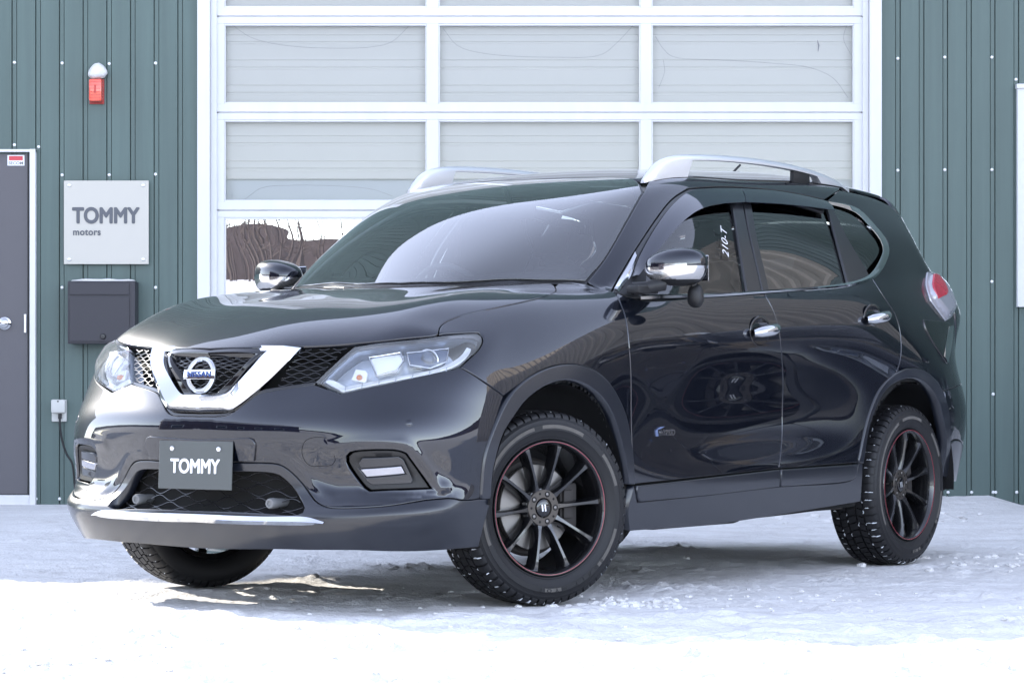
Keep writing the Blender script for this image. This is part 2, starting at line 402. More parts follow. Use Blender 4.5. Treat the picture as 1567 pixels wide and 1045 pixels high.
def outline(pts,space=.02):
    """list of points; a trailing 'c' marks a corner. Splines between corners, evenly resampled -> 3D points"""
    Q=[];cor=[]
    for p in pts:
        c=p[-1]=='c'; q=p[:-1] if c else p
        Q.append(S(*q)); cor.append(c)
    ci=[i for i,c in enumerate(cor) if c]
    if not ci: P=crspline(Q,8,True); segs=[P+[P[0]]]
    else:
        segs=[];n=len(Q)
        for a,b in zip(ci,ci[1:]+[ci[0]+n]):
            segs.append(crspline([Q[k%n] for k in range(a,b+1)],8))
    out=[]
    for s in segs:
        L=[0]
        for a,b in zip(s,s[1:]): L.append(L[-1]+(b-a).length)
        m=max(1,round(L[-1]/space)); j=0
        for k in range(m):
            t=L[-1]*k/m
            while j<len(L)-2 and L[j+1]<t: j+=1
            f=(t-L[j])/max(L[j+1]-L[j],1e-9); q=s[j].lerp(s[j+1],min(max(f,0),1))
            if abs(q.y)<.002:
                nn=BT.find_nearest(q)[1]; h=BT.find_nearest(q)[0]; q=Vector((h.x,0,h.z))
            else: q=BT.find_nearest(q)[0]
            out.append(q)
    return out
def basis(d):
    d=Vector(d).normalized(); u=Vector((0,0,1)).cross(d)
    if u.length<.2: u=Vector((0,1,0)).cross(d)
    u.normalize(); return d,u,d.cross(u).normalized()
def area2(p): return sum(p[i][0]*p[(i+1)%len(p)][1]-p[(i+1)%len(p)][0]*p[i][1] for i in range(len(p)))/2
def inset(poly,dist,keep=None):
    poly=[Vector((p[0],p[1])) for p in poly]; n=len(poly);out=[]
    for i in range(n):
        a=Vector(poly[i-1]);b=Vector(poly[i]);c=Vector(poly[(i+1)%n])
        e1=(b-a).normalized() if (b-a).length>1e-7 else Vector((0,0));e2=(c-b).normalized() if (c-b).length>1e-7 else e1
        n1=Vector((-e1.y,e1.x));n2=Vector((-e2.y,e2.x))
        d1=0 if keep and keep(a,b) else dist; d2=0 if keep and keep(b,c) else dist
        s=n1.dot(n2)
        if d1==d2:
            v=(n1+n2); v=v/max(1+s,.35)*d1 if v.length>1e-6 else n1*d1
            out.append(b+v)
        else:
            out.append(b+(n2*d2 if d1==0 else n1*d1))
    return out
def inside(p,poly):
    x,y=p;c=False;n=len(poly)
    for i in range(n):
        x1,y1=poly[i-1][0],poly[i-1][1];x2,y2=poly[i][0],poly[i][1]
        if (y1>y)!=(y2>y) and x<(x2-x1)*(y-y1)/(y2-y1)+x1: c=not c
    return c
def npinside(P,poly):
    c=np.zeros(len(P),bool);n=len(poly);x=P[:,0];y=P[:,1]
    for i in range(n):
        x1,y1=poly[i-1][0],poly[i-1][1];x2,y2=poly[i][0],poly[i][1]
        if y1==y2: continue
        m=(y1>y)!=(y2>y); c^=m&(x<(x2-x1)*(y-y1)/(y2-y1)+x1)
    return c
def npdist(P,poly):
    best=np.full(len(P),1e9);n=len(poly)
    for i in range(n):
        a=np.array(poly[i-1][:2]);b=np.array(poly[i][:2]);ab=b-a;l=ab@ab
        if l<1e-14: continue
        t=np.clip(((P-a)@ab)/l,0,1); d=np.linalg.norm(P-(a+t[:,None]*ab),axis=1); best=np.minimum(best,d)
    return best
def panel(name,pts,d,m,parent,off=0.,gap=.002,edge=.0025,flange=.012,step=.022,holes=(),center=False,both=True,shape=None,space=.02,label=None,raw=False,far=None):
    """a sheet cut out of the body master. center: half outline closed along y=0 and mirrored into one mesh; both: mirrored second object"""
    D,U,Vv=basis(d)
    to2=lambda p:(Vector(p).dot(U),Vector(p).dot(Vv))
    P3=outline(pts,space) if not raw else pts
    poly=[Vector(to2(p)) for p in P3]
    if area2(poly)<0: poly.reverse(); P3=list(reversed(P3))
    y0=[abs(p[1])<.0015 for p in P3] if center else None
    iny=None
    keep=None
    if center:
        seg={(round(poly[i-1][0],6),round(poly[i-1][1],6),round(poly[i][0],6),round(poly[i][1],6)) for i in range(len(poly)) if abs(P3[i-1][1])<.002 and abs(P3[i][1])<.002}
        keep=lambda a,b:(round(a[0],6),round(a[1],6),round(b[0],6),round(b[1],6)) in seg
    ring0=inset(poly,gap,keep); ring1=inset(poly,gap+edge,keep)
    H0=[];H1=[]
    for h in holes:
        h3=outline(h,space); hp=[Vector(to2(p)) for p in h3]
        if area2(hp)>0: hp.reverse()      # clockwise so that inset goes outwards
        hk=None
        if center:
            hs={(round(hp[i-1][0],6),round(hp[i-1][1],6),round(hp[i][0],6),round(hp[i][1],6)) for i in range(len(hp)) if False}
        H0.append(inset(hp,gap)); H1.append(inset(hp,gap+edge))
    allr=[ring1]+H1
    lo=np.min([(p[0],p[1]) for p in ring1],0);hi=np.max([(p[0],p[1]) for p in ring1],0)
    gx=np.arange(lo[0]+step*.5,hi[0],step);gy=np.arange(lo[1]+step*.5,hi[1],step*.87)
    G=np.array([(x+(step*.5 if j%2 else 0),y) for j,y in enumerate(gy) for x in gx]) if len(gx) and len(gy) else np.zeros((0,2))
    if len(G):
        ok=npinside(G,ring1)&(npdist(G,ring1)>step*.45)
        for h in H1: ok&=~npinside(G,h)&(npdist(G,h)>step*.45)
        G=G[ok]
    pts2=[];edges=[]
    rings=[]
    for r in allr:
        b=len(pts2); pts2+=[Vector((p[0],p[1])) for p in r]; idx=list(range(b,b+len(r))); rings.append(idx)
        edges+=[(idx[i-1],idx[i]) for i in range(len(idx))]
    pts2+=[Vector(p) for p in G]
    vo,eo,fo,ov,oe,of=delaunay_2d_cdt(pts2,edges,[],0,1e-7)
    remap={}
    for i,l in enumerate(ov):
        for k in l: remap[k]=i
    cen=np.array([np.mean([(vo[k][0],vo[k][1]) for k in f],0) for f in fo])
    ok=npinside(cen,ring1)
    for h in H1: ok&=~npinside(cen,h)
    faces=[list(f) for f,o in zip(fo,ok) if o]
    V=[];Nn=[]
    base=lambda q:Vector(D)*4+U*q[0]+Vv*q[1]
    for q in vo:
        h,n=cast(base(q),-D); 
        V.append(h);Nn.append(n)
    offs=[off]*len(V)
    if shape:
        P=np.array([(q[0],q[1]) for q in vo]); dd=npdist(P,ring1)
        for h in H1: dd=np.minimum(dd,npdist(P,h))
        offs=[off+shape(float(x),V[i]) for i,x in enumerate(dd)]
    if center:
        for i in range(len(V)):
            if abs(V[i].y)<.003: V[i].y=0; Nn[i]=Vector((Nn[i].x,0,Nn[i].z)).normalized()
    V=[v+n*o for v,n,o in zip(V,Nn,offs)]
    # face orientation
    for f in faces:
        a,b,c=V[f[0]],V[f[1]],V[f[2]]
        if (b-a).cross(c-a).dot(Nn[f[0]])<0: f.reverse()
    if shape:
        acc=[Vector((0,0,0)) for _ in V]
        for f in faces:
            for i in range(1,len(f)-1):
                cr_=(V[f[i]]-V[f[0]]).cross(V[f[i+1]]-V[f[0]])
                for k in (f[0],f[i],f[i+1]): acc[k]+=cr_
        rim={remap[k] for r in rings for k in r}
        for i in range(len(V)):
            if i not in rim and acc[i].length>1e-12: Nn[i]=acc[i].normalized()
    # edges rolled over, then turned inwards
    for ring,outer in zip(rings,[ring0]+H0):
        R1=[remap[k] for k in ring]; n=len(R1); ids=[]
        for i in range(n):
            v=V[R1[i]];nn=Nn[R1[i]]
            o2=outer[i]-Vector((pts2[ring[i]][0],pts2[ring[i]][1]))
            o3=(U*o2[0]+Vv*o2[1]); o3=o3-D*(o3.dot(nn)/max(D.dot(nn),.25)) if D.dot(nn)>.25 else o3-nn*o3.dot(nn)
            if o3.length>edge*4: o3=o3.normalized()*edge*4
            on=o3.normalized() if o3.length>1e-7 else Vector((0,0,0))
            b=len(V); V+= [v+o3-nn*edge*.45, v+o3-nn*flange]; Nn+= [(nn+on*.9).normalized(), (on if on.length>.5 else nn)]; ids.append(b)
        for i in range(n):
            j=(i+1)%n
            if R1[i]==R1[j]: continue
            if center and abs(V[R1[i]].y)<1e-4 and abs(V[R1[j]].y)<1e-4: continue
            a,b=R1[i],R1[j];c,d_=ids[j],ids[i]
            for f in ((a,b,c,d_),(d_,c,c+1,d_+1)):
                x=V[f[0]];nf=(V[f[1]]-x).cross(V[f[2]]-x)
                if nf.length<1e-12: nf=(V[f[2]]-x).cross(V[f[3]]-x)
                s=Nn[f[0]]+Nn[f[2]]
                faces.append(list(f) if nf.dot(s)>0 else list(reversed(f)))
    if center:
        n=len(V); mp={}
        for i in range(n):
            if abs(V[i].y)<1e-4: mp[i]=i
            else: mp[i]=len(V); V.append(Vector((V[i].x,-V[i].y,V[i].z))); Nn.append(Vector((Nn[i].x,-Nn[i].y,Nn[i].z)))
        faces+= [[mp[k] for k in reversed(f)] for f in faces]
    o=obj(name,V,faces,m,parent,True,Nn,label=label); res=[o]
    if both and not center: res.append(mirrored(o))
    return res
def mirrored(o):
    """a second object, mirrored to the other side of the car"""
    me=o.data; V=[(v.co.x,-v.co.y,v.co.z) for v in me.vertices]; F=[list(reversed(p.vertices)) for p in me.polygons]
    m=bpy.data.meshes.new(o.name); m.from_pydata(V,[],F)
    for x in me.materials: m.materials.append(x)
    m.polygons.foreach_set('use_smooth',[p.use_smooth for p in me.polygons]); m.polygons.foreach_set('material_index',[p.material_index for p in me.polygons])
    m.update()
    if me.has_custom_normals:
        cn=me.corner_normals; acc={}
        vnn=[None]*len(V)
        for l in me.loops: vnn[l.vertex_index]=cn[l.index].vector
        m.normals_split_custom_set_from_vertices([(n.x,-n.y,n.z) if n else (0,0,1) for n in vnn])
    else:
        m.set_sharp_from_angle(angle=R(38))
    q=bpy.data.objects.new(o.name.split('.')[0],m); link(q); q.parent=o.parent; q.location=(o.location.x,-o.location.y,o.location.z)
    if 'label' in o: q['label']=o['label']
    return q
def strip(name,rows,m,parent,both=True,center=False,n=40,closed_sec=True,label=None,smooth=True):
    """loft of several curves (rows), each (points, offset from the body); every row resampled to n+1"""
    C=[]
    for pts,o in rows:
        P=crspline([S(*p) for p in pts],10)
        L=[0]
        for a,b in zip(P,P[1:]): L.append(L[-1]+(b-a).length)
        row=[];j=0
        for k in range(n+1):
            t=L[-1]*k/n
            while j<len(L)-2 and L[j+1]<t: j+=1
            q=P[j].lerp(P[j+1],min(max((t-L[j])/max(L[j+1]-L[j],1e-9),0),1))
            h,_n,fi,_=BT.find_nearest(q); nn=smooth_n(h,fi)
            row.append(h+nn*o)
        if center: row[0].y=0
        C.append(row)
    V=[p for r in C for p in r];F=[];k=len(C)
    for i in range(k if closed_sec else k-1):
        for j in range(n):
            a=i*(n+1)+j;b=((i+1)%k)*(n+1)+j; F.append((a,a+1,b+1,b))
    F.append(tuple(i*(n+1)+n for i in range(k))) if closed_sec else 0
    if center:
        N0=len(V); V=V+[Vector((p.x,-p.y,p.z)) for p in V]; F=F+[tuple(reversed([i+N0 for i in f])) for f in F]
    elif closed_sec: F.append(tuple(reversed([i*(n+1) for i in range(k)])))
    b=MB(); b.add(V,F); o=b.obj(name,m,parent,smooth,label=label)
    if center:
        bm=bmesh.new();bm.from_mesh(o.data);bmesh.ops.remove_doubles(bm,verts=bm.verts[:],dist=1e-5);bmesh.ops.recalc_face_normals(bm,faces=bm.faces[:]);bm.to_mesh(o.data);bm.free(); o.data.set_sharp_from_angle(angle=R(38))
    res=[o]
    if both and not center: res.append(mirrored(o))
    return res

# ================================================================ the car
car=thing('parked_car','black sport utility vehicle with silver roof rails, parked before the white garage door','car',(CX,CY,0),math.atan2(-CC,-CS))
PI=math.pi
def text_mesh(txt,size,depth,mt,name,parent,M4,bold=0,align='CENTER',spacing=1.0,label=None,fat=0):
    cu=bpy.data.curves.new(name,'FONT'); cu.body=txt; cu.size=size; cu.extrude=depth/2; cu.align_x=align; cu.align_y='CENTER'; cu.offset=bold; cu.space_character=spacing
    t=bpy.data.objects.new(name,cu); COL.objects.link(t); dg=bpy.context.evaluated_depsgraph_get(); me=bpy.data.meshes.new_from_object(t.evaluated_get(dg))
    bpy.data.objects.remove(t)
    if fat:   # heavier strokes: the same letters laid over themselves, a hair apart
        V=[v.co.copy() for v in me.vertices];F=[list(p.vertices) for p in me.polygons];VV=[];FF=[]
        for q,(dx,dy) in enumerate(((0,0),(fat,0),(-fat,0),(0,fat),(0,-fat),(fat*.7,fat*.7),(-fat*.7,-fat*.7),(fat*.7,-fat*.7),(-fat*.7,fat*.7))):
            n=len(VV); VV+=[v+Vector((dx,dy,q*.00006)) for v in V]; FF+=[[i+n for i in f] for f in F]
        me=bpy.data.meshes.new(name); me.from_pydata(VV,[],FF)
    me.name=name; me.materials.clear(); me.materials.append(mt); me.transform(M4)
    o=bpy.data.objects.new(name,me); link(o); o.parent=parent
    if label: o['label']=label
    return o
def fr(o,x,y,z):
    """matrix from origin and three axes"""
    return Matrix(((x[0],y[0],z[0],o[0]),(x[1],y[1],z[1],o[1]),(x[2],y[2],z[2],o[2]),(0,0,0,1)))
DN=(.75,.62,.22); DSIDE=(.08,.98,.18)
CLO=[(735,763),(738,720),(743,690),(755,655),(776,611),(793,590),(820,571),(854,559),(885,559),(916,572),(939,597),(958,640),(967,693),(970,741)]
CLI=[(961,760),(958,722),(952,690),(945,664),(935,634),(916,605),(885,585),(858,582),(831,591),(805,610),(785,636),(767,666),(756,705),(751,735),(750,764)]
RLO=[(1312,708),(1320,670),(1330,631),(1346,595),(1369,572),(1395,563),(1421,572),(1438,592),(1449,621),(1453,665),(1452,700),(1448,728)]
RLI=[(1440,728),(1446,686),(1442,644),(1434,612),(1418,589),(1398.5,579),(1376,582),(1356,595),(1340,621),(1327,664),(1320,709)]
FCUT=[(704,562),(737,582),(771,606)]
HT=[(738,513),(733,509)]
# --- hood
hoodfront=[(385,532),(460,530),(534,526),(600,520),(660,514)]
panel('hood',[('f',0,.897,'c'),*hoodfront,(671,511,'c'),(675,498),(700,485),(759,471),(801,462),(839,452),(851,444),(849,438,'c'),('t',-.385,.56),('t',-.32,.40),('t',-.24,.2),('t',-.208,0,'c')],(.35,.1,.93),M['paint'],car,center=True,step=.02,flange=.015)
# --- fender
panel('fender',[(671,511,'c'),(700,509),(733,508,'c'),(740,516),(735,532),(716,551),(704,562,'c'),(737,582),(771,606,'c'),*[p for p in CLO[5:-1]],(970,741,'c'),(969,720),(966,600),(963,530),(958,490),(950,465),(940,447,'c'),(935,446),('t',-.458,.705,'c'),('t',-.42,.62),(849,438,'c'),(851,444),(839,452),(801,462),(759,471),(700,485),(675,498)],(.22,.80,.56),M['paint'],car,step=.02)
# --- front bumper, painted
TRIM=[(745,763),(600,772.6),(505,776),(490,771),(440,718),(427,710)]
_rd=[S(*p) for p in ((405,703),(440,712),(475,742),(512,763),(560,760),(620,756),(680,748))]
_rd2=[S(*p) for p in ((500,684),(560,682),(615,682),(640,700),(676,745))]
def _seg(v,L):
    m=9
    for a_,b_ in zip(L,L[1:]):
        ab=b_-a_; t=min(1,max(0,(v-a_).dot(ab)/ab.length_squared)); m=min(m,(v-a_-ab*t).length)
    return m
def bumper_shape(d,v):
    v=Vector((v.x,abs(v.y),v.z))
    if v.y<.2 or v.z>.72: return 0
    e=min(1,d/.02)
    return e*(.0065*math.exp(-(_seg(v,_rd)/.022)**2)+.005*math.exp(-(_seg(v,_rd2)/.02)**2))
panel('front_bumper',[('f',0,.664,'c'),(350,634),(374,617),(394,603),(413,598),(479,588,'c'),(521,602,'c'),(600,585),(680,568),(704,562,'c'),(737,582),(771,606,'c'),(755,655),(743,690),(738,720),(735,763,'c'),(600,772.6),(510,776.5),(490,771),(440,718),(427,711),(405,708.5),('f',0,.505,'c')],DN,M['paint'],car,center=True,step=.012,shape=bumper_shape,
  holes=[[(530,698,'c'),(536,692),(607,689),(622,694,'c'),(661,747,'c'),(566,751,'c'),(557,745),(530,708)]])
# --- lower bumper trim
panel('lower_bumper',[('f',0,.505,'c'),(405,708.5),(427,711),(440,718),(490,771),(510,776.5),(600,772.6),(735,763,'c'),(750,764),(742,800),(733,840,'c'),(690,845),(560,843),(460,842),(400,841),('f',0,.207,'c'),('f',0,.342,'c'),(400,784),(452,787),(464,782),(463,770),(435,733),(420,725),('f',0,.474,'c')],(.75,.64,.05),M['clad'],car,center=True,step=.02,flange=.04)
strip('lip_trim',[([('f',0,.330),(400,790),(470,791),(496,798)],.002),([('f',0,.318),(400,796),(470,797.5),(496,799.5)],.012),([('f',0,.303),(400,802.4),(470,803),(496,801)],.002)],M['chrome'],car,center=True)
# --- cavities behind grilles and lamps
panel('grille_cavity',[('f',0,.895,'c'),(460,531),(540,527,'c'),(640,516),(745,511,'c'),(712,560),(640,580),(521,604),(479,590),(413,600),(374,620),('f',0,.66,'c')],(.85,.5,.1),M['void'],car,off=-.095,center=True,step=.04,flange=-.09,gap=-.01)
panel('lower_grille_cavity',[('f',0,.50,'c'),(420,712),(480,770),(470,795),(400,790),('f',0,.33,'c')],(.95,.3,.0),M['void'],car,off=-.07,center=True,step=.04,flange=-.06,gap=-.005)
# --- grille mesh
def grille(name,poly,dz,pitch,amp,off,r,mt,zs,ymax,both=False,center=True):
    P3=outline(poly,.02); pl=[(p[1],p[2]) for p in P3]; b=MB()
    z=zs[0];k=0
    while z<zs[1]:
        run=[];y=-.0
        ys=np.arange(0 if center else -ymax,ymax,pitch/8)
        for y in ys:
            zz=z+amp*math.sin(2*PI*(y/pitch+.5*(k%2)))
            if inside((y,zz),pl):
                h,n=cast((4,y,zz),(-1,0,0)); run.append(h+n*off)
            else:
                if len(run)>2: b.tube(run,r,5)
                run=[]
        if len(run)>2: b.tube(run,r,5)
        z+=dz;k+=1
    o=b.obj(name,mt,car,True)
    if center:
        m=mirrored(o)
    return o
M['mesh']=mat('grille_mesh_plastic',(.012,.012,.014),.22,coat=.5)
INN=[('f',0,.885,'c'),(404,537,'c'),(374,568),(338,606,'c'),('f',0,.735,'c')]
grille('grille_mesh',INN,.0125,.052,.0036,-.03,.0019,M['mesh'],(.70,.90),.5)
SIDEG=[(462,532,'c'),(534,528,'c'),(484,580,'c'),(416,597,'c')]
grille('side_grille_mesh',SIDEG,.0125,.052,.0036,-.012,.0019,M['mesh'],(.70,.92),.6)
LOWG=[('f',0,.474,'c'),(418,724),(434,733),(462,770),(463,782),(450,787),('f',0,.342,'c')]
grille('lower_grille_mesh',LOWG,.0175,.13,.0072,-.035,.0018,M['mesh'],(.34,.48),.6)
panel('grille_lower_edge',[('f',0,.674,'c'),(350,629),(372,613),(394,598),(413,593),(482,583,'c'),(479,588,'c'),(413,598),(394,603),(374,617),(350,634),('f',0,.664,'c')],DN,M['blackgloss'],car,off=-.006,center=True,step=.03,gap=0)
# --- V shaped chrome
strip('chrome_vee',[([(411,536.5),(382,566),(344,603),(331,604.5),('f',0,.738)],.004),([(440,535),(400,573),(350,623),(336,625.5),('f',0,.690)],.028),([(464,531.6),(442,553),(394,598.5),(356,627),(344,629.5),('f',0,.678)],.006),([(464,531.6),(442,553),(394,598.5),(356,627),(344,629.5),('f',0,.678)],-.02),([(411,536.5),(382,566),(344,603),(331,604.5),('f',0,.738)],-.02)],M['chrome'],car,center=True,n=60)
panel('vee_frame',[('f',0,.895,'c'),(398,532,'c'),(404,537,'c'),(374,566),(340,605,'c'),('f',0,.733,'c'),('f',0,.742,'c'),(330,601,'c'),(366,566),(393,540,'c'),('f',0,.886,'c')],(1,.2,0),M['blackgloss'],car,off=-.004,center=True,step=.03,gap=0,flange=.04)
# --- emblem
h,n=cast((4,0,.803),(-1,0,0)); ex=h.x+.012; n0=Vector((.985,0,.17)).normalized(); ez=Vector((0,0,1)); ez=(ez-n0*ez.dot(n0)).normalized(); ey=Vector((0,1,0))
E4=fr((ex,0,.806),(0,1,0),ez,n0)
b=MB(); ring=[]
bm=bmesh.new()
for k in range(72):
    a=2*PI*k/72
    ring.append([(math.cos(a)*rr*1.0,math.sin(a)*rr,hh) for rr,hh in ((.064,-.006),(.064,.004),(.0605,.009),(.051,.009),(.047,.004),(.047,-.006))])
V=[p for q in ring for p in q];F=[]
for k in range(72):
    for j in range(6):
        a=k*6+j;b2=k*6+(j+1)%6;c=((k+1)%72)*6+(j+1)%6;d=((k+1)%72)*6+j; F.append((a,b2,c,d))
b.add([(E4@Vector(p))[:] for p in V],F)
emb=b.obj('emblem',M['chrome'],car,True)
b=MB(); q=MB(); q.box(-.071,.071,-.017,.017,-.004,.0125,.003); b.add([(E4@Vector(p))[:] for p in q.v],q.f); b.obj('emblem_bar',M['chrome'],emb,True)
text_mesh('NISSAN',.028,.0015,M['blue'],'emblem_lettering',emb,E4@Matrix.Translation((0,-.0005,.0148))@Matrix.Diagonal((1.05,1,1,1)),spacing=1.12)
# --- headlamps
HL=[(482,585,'c'),(512,557),(542,531,'c'),(640,519),(720,510.5),(733,511),(738,518),(733,534),(714,551),(704,560),(676,567),(600,584),(521,601,'c')]
hl=panel('headlight',HL,(.72,.66,.2),M['lens'],car,off=.001,gap=.0015,step=.02,flange=.03,shape=lambda d,v:.018*math.sin(min(1,d/.04)*PI/2)*min(1,max(0,abs(v.y)-.35)/.25))
M['lamp_inner']=mat('lamp_bezel',(.52,.57,.66),.2,.4)
HLb=[(490,584,'c'),(515,559),(545,534,'c'),(640,522),(722,514),(733,518),(728,534),(708,552),(676,563),(600,580),(523,597,'c')]
for L_,pl in zip(hl,(1,-1)):
    def sub(name,pts,d,m,**k):
        o=panel(name,pts,d,m,L_,both=False,**k)[0]
        if pl<0:
            q=mirrored(o); q.parent=L_; bpy.data.objects.remove(o)
            return q
        return o
    dh=(.72,.66,.2)
    sub('bezel',HLb,dh,M['lamp_inner'],off=-.07,step=.04,flange=-.055)
    # faceted reflector bowls, guide light and projector
    sub('reflector',[(562,541,'c'),(612,533,'c'),(618,546),(606,562,'c'),(574,570,'c')],dh,M['reflector'],off=-.035,step=.03,flange=.02,shape=lambda d,v:-.9*min(d,.03)+.005*((abs(v.y)*55)%1))
    sub('reflector',[(622,534,'c'),(690,526,'c'),(686,547),(660,558),(628,553,'c')],dh,mat('lamp_blue_bowl',(.10,.13,.20),.15,.7),off=-.03,step=.03,flange=.02,shape=lambda d,v:-.5*min(d,.02))
    sub('light_guide',[(494,582,'c'),(502,577),(528,588,'c'),(600,575),(676,558),(706,541),(716,527,'c'),(724,530),(712,549),(678,566),(600,582),(523,598,'c')],dh,M['reflector'],off=-.012,step=.02,flange=.02,shape=lambda d,v:min(d,.006)*.8)
    sub('indicator',[(532,576,'c'),(540,558,'c'),(560,562),(556,580,'c')],dh,M['reflector'],off=-.03,step=.02,shape=lambda d,v:-min(d,.01))
    for pl_ in ([(562,541),(612,533),(618,546),(606,562),(574,570)],[(622,534),(690,526),(686,547),(660,558),(628,553)]):
        P=[cast(EYE,pray(*p)) for p in pl_]; P=[h-n*.026 for h,n in P]; P2=[]
        for i in range(len(P)): P2+=[P[i].lerp(P[(i+1)%len(P)],t/4) for t in range(4)]
        q=MB(); q.tube([Vector((p.x,p.y*pl,p.z)) for p in P2],.0028,8,True); q.obj('bowl_rim',M['chrome'],L_,True)
    for k_ in range(7):
        a_,n1=cast(EYE,pray(528+k_*26,588.5-k_*4.6)); b_,n2=cast(EYE,pray(527+k_*26,597.5-k_*4.6))
        q=MB(); q.tube([Vector((p.x,p.y*pl,p.z)) for p in (a_-n1*.006,b_-n2*.006)],.0014,6); q.obj('guide_rib',M['lamp_inner'],L_,True)
    b=MB(); c,nn=cast(EYE,pray(656.5,541)); c=c-nn*.045; ax=(Vector((.86,.45,.05))).normalized(); x=ax.cross(Vector((0,0,1))).normalized(); y=x.cross(ax).normalized()*-1
    q=MB(); q.lathe([(.0,.018),(.010,.0175),(.020,.013),(.027,.004),(.030,-.004)],32,'z'); FM=fr(c,x,y,ax)
    if pl<0: FM=Matrix.Diagonal((1,-1,1,1))@FM
    o=obj('projector_lens',[(FM@Vector(p))[:] for p in q.v],q.f,M['lens'],L_,True)
    q=MB(); q.lathe([(.024,-.006),(.030,-.004),(.034,.004),(.039,.004),(.040,-.01),(.0,-.02)],32,'z'); obj('projector_ring',[(FM@Vector(p))[:] for p in q.v],q.f,M['chrome'],L_,True)
    c,nn=cast(EYE,pray(546,572)); c=c-nn*.03
    q=MB(); q.lathe([(0,.014),(.007,.012),(.011,0),(.009,-.012),(0,-.014)],16,'z'); FM=fr(c,x,y,ax)
    if pl<0: FM=Matrix.Diagonal((1,-1,1,1))@FM
    obj('amber_bulb',[(FM@Vector(p))[:] for p in q.v],q.f,M['amber'],L_,True)
# --- fog lamps
FG=[(532,699,'c'),(538,693.5),(607,690.5),(621,695,'c'),(659,746.5,'c'),(567,749.5,'c'),(558,744),(532,708)]
fb=panel('fog_lamp_bezel',FG,(.72,.68,0),M['black'],car,off=-.012,gap=.001,step=.02,flange=.03,shape=lambda d,v:-min(d,.016)*1.0)
FI=[(545,710,'c'),(552,702,'c'),(610,699,'c'),(618,704,'c'),(633,735,'c'),(630,741,'c'),(567,743,'c'),(558,738,'c')]
for k,s_ in ((0,1),(1,-1)):
    def sub(name,pts,m,**kw):
        o=panel(name,pts,(.72,.68,0),m,fb[k],both=False,**kw)[0]
        if s_<0:
            q=mirrored(o); bpy.data.objects.remove(o); q.parent=fb[k]; return q
        return o
    sub('fog_lamp_frame',FI,M['clad'],off=-.016,step=.02,flange=.02,holes=[[(548,719,'c'),(614,714,'c'),(621,726,'c'),(559,731.5,'c')]],shape=lambda d,v:min(d,.006)*1.2)
    sub('fog_lamp',[(548,719,'c'),(614,714,'c'),(621,726,'c'),(559,731.5,'c')],M['clearlens'],off=-.014,step=.02)
# --- tow cover outline, sensors
b=MB(); P=outline([(466,676),(476,670),(498,670),(507,676),(509,690),(513,703),(508,711),(495,712.5),(474,712),(465,702),(462,690)],.01)
b.tube([p for p in P],.0011,6,True); b.obj('tow_hook_cover',M['void'],car,True)
for (px,py) in ((625.5,646.5),(427,560)):
    if px<500: continue
    c,nn=cast(EYE,pray(px,py)); x=nn.orthogonal().normalized(); y=nn.cross(x)
    q=MB(); q.lathe([(0,.0015),(.010,.0015),(.0115,0),(.013,.001),(.0145,0)],28,'z'); FM=fr(c,x,y,nn)
    o=obj('parking_sensor',[(FM@Vector(p))[:] for p in q.v],q.f,M['paint'],car,True); mirrored(o)
# round sensors on stalks in the lower grille
for s_ in (1,-1):
    b=MB(); y=.301*s_; b.lathe([(0,.016),(.009,.016),(.0095,.02),(.016,.0195),(.0185,.013),(.019,.0),(.016,-.03),(.015,-.09)],24,'x',(.872,y,.372)); o=b.obj('grille_sensor',mat('grey_sensor_plastic',(.16,.165,.17),.45),car,True)
# --- number plate
panel('plate_mount',[('f',0,.585,'c'),(380,669.5,'c'),(390,674),(390,705,'c'),('f',0,.512,'c')],(1,.1,0),M['paint'],car,off=.008,center=True,step=.03,gap=0)
PM=fr((.922,0,.497),(0,1,0),(-.045,0,.999),(.999,0,.045))
q=MB(); q.box(-.165,.165,-.0825,.0825,-.002,.002,.0015); plate=obj('number_plate',[(PM@Vector(p))[:] for p in q.v],q.f,M['plate'],car)
text_mesh('TOMMY',.068,.002,M['white'],'plate_lettering',plate,PM@Matrix.Translation((0,-.006,.003))@Matrix.Diagonal((.90,1,1,1)),fat=.0018)
for s_ in (-.105,.105):
    q=MB(); q.lathe([(0,.007),(.006,.0065),(.0085,.003),(.0085,0)],16,'z',(s_,.056,.002)); obj('plate_bolt',[(PM@Vector(p))[:] for p in q.v],q.f,M['silver'],plate,True)
q=MB(); q.box(-.10,.10,-.03,.03,-.05,-.0025); obj('plate_bracket',[(PM@Vector(p))[:] for p in q.v],q.f,M['black'],plate)
# --- wheel arch and rocker trims
panel('wheel_arch_trim',[(735,763,'c'),*CLO[1:-1],(970,741,'c'),(960,741,'c'),*CLI[1:-1],(750,764,'c')],(.12,1,.12),M['clad'],car,off=.007,gap=.001,edge=.004,step=.02,flange=.045,label=None)
panel('wheel_arch_trim',[(1312,708,'c'),*RLO[1:-1],(1448,728,'c'),(1440,728,'c'),*RLI[1:-1],(1320,709,'c')],(-.05,1,.05),M['clad'],car,off=.007,gap=.001,edge=.004,step=.02,flange=.045)
panel('sill_trim',[(969,742,'c'),(974,768,'c'),(1080,757),(1192,744),(1300,735),(1308,729,'c'),(1313,709,'c'),(1319,709,'c'),(1316,767,'c'),(1235,780),(1100,801),(1062,806),(962,814,'c'),(960,780)],(.05,1,0),M['clad'],car,off=.004,step=.025,flange=.05,gap=.001)
panel('door_trim',[(972,743,'c'),(1191,718,'c'),(1190,744,'c'),(1080,757),(976,767,'c'),(973,762)],(.05,1,0),M['clad'],car,off=.010,step=.03,edge=.004,gap=.001)
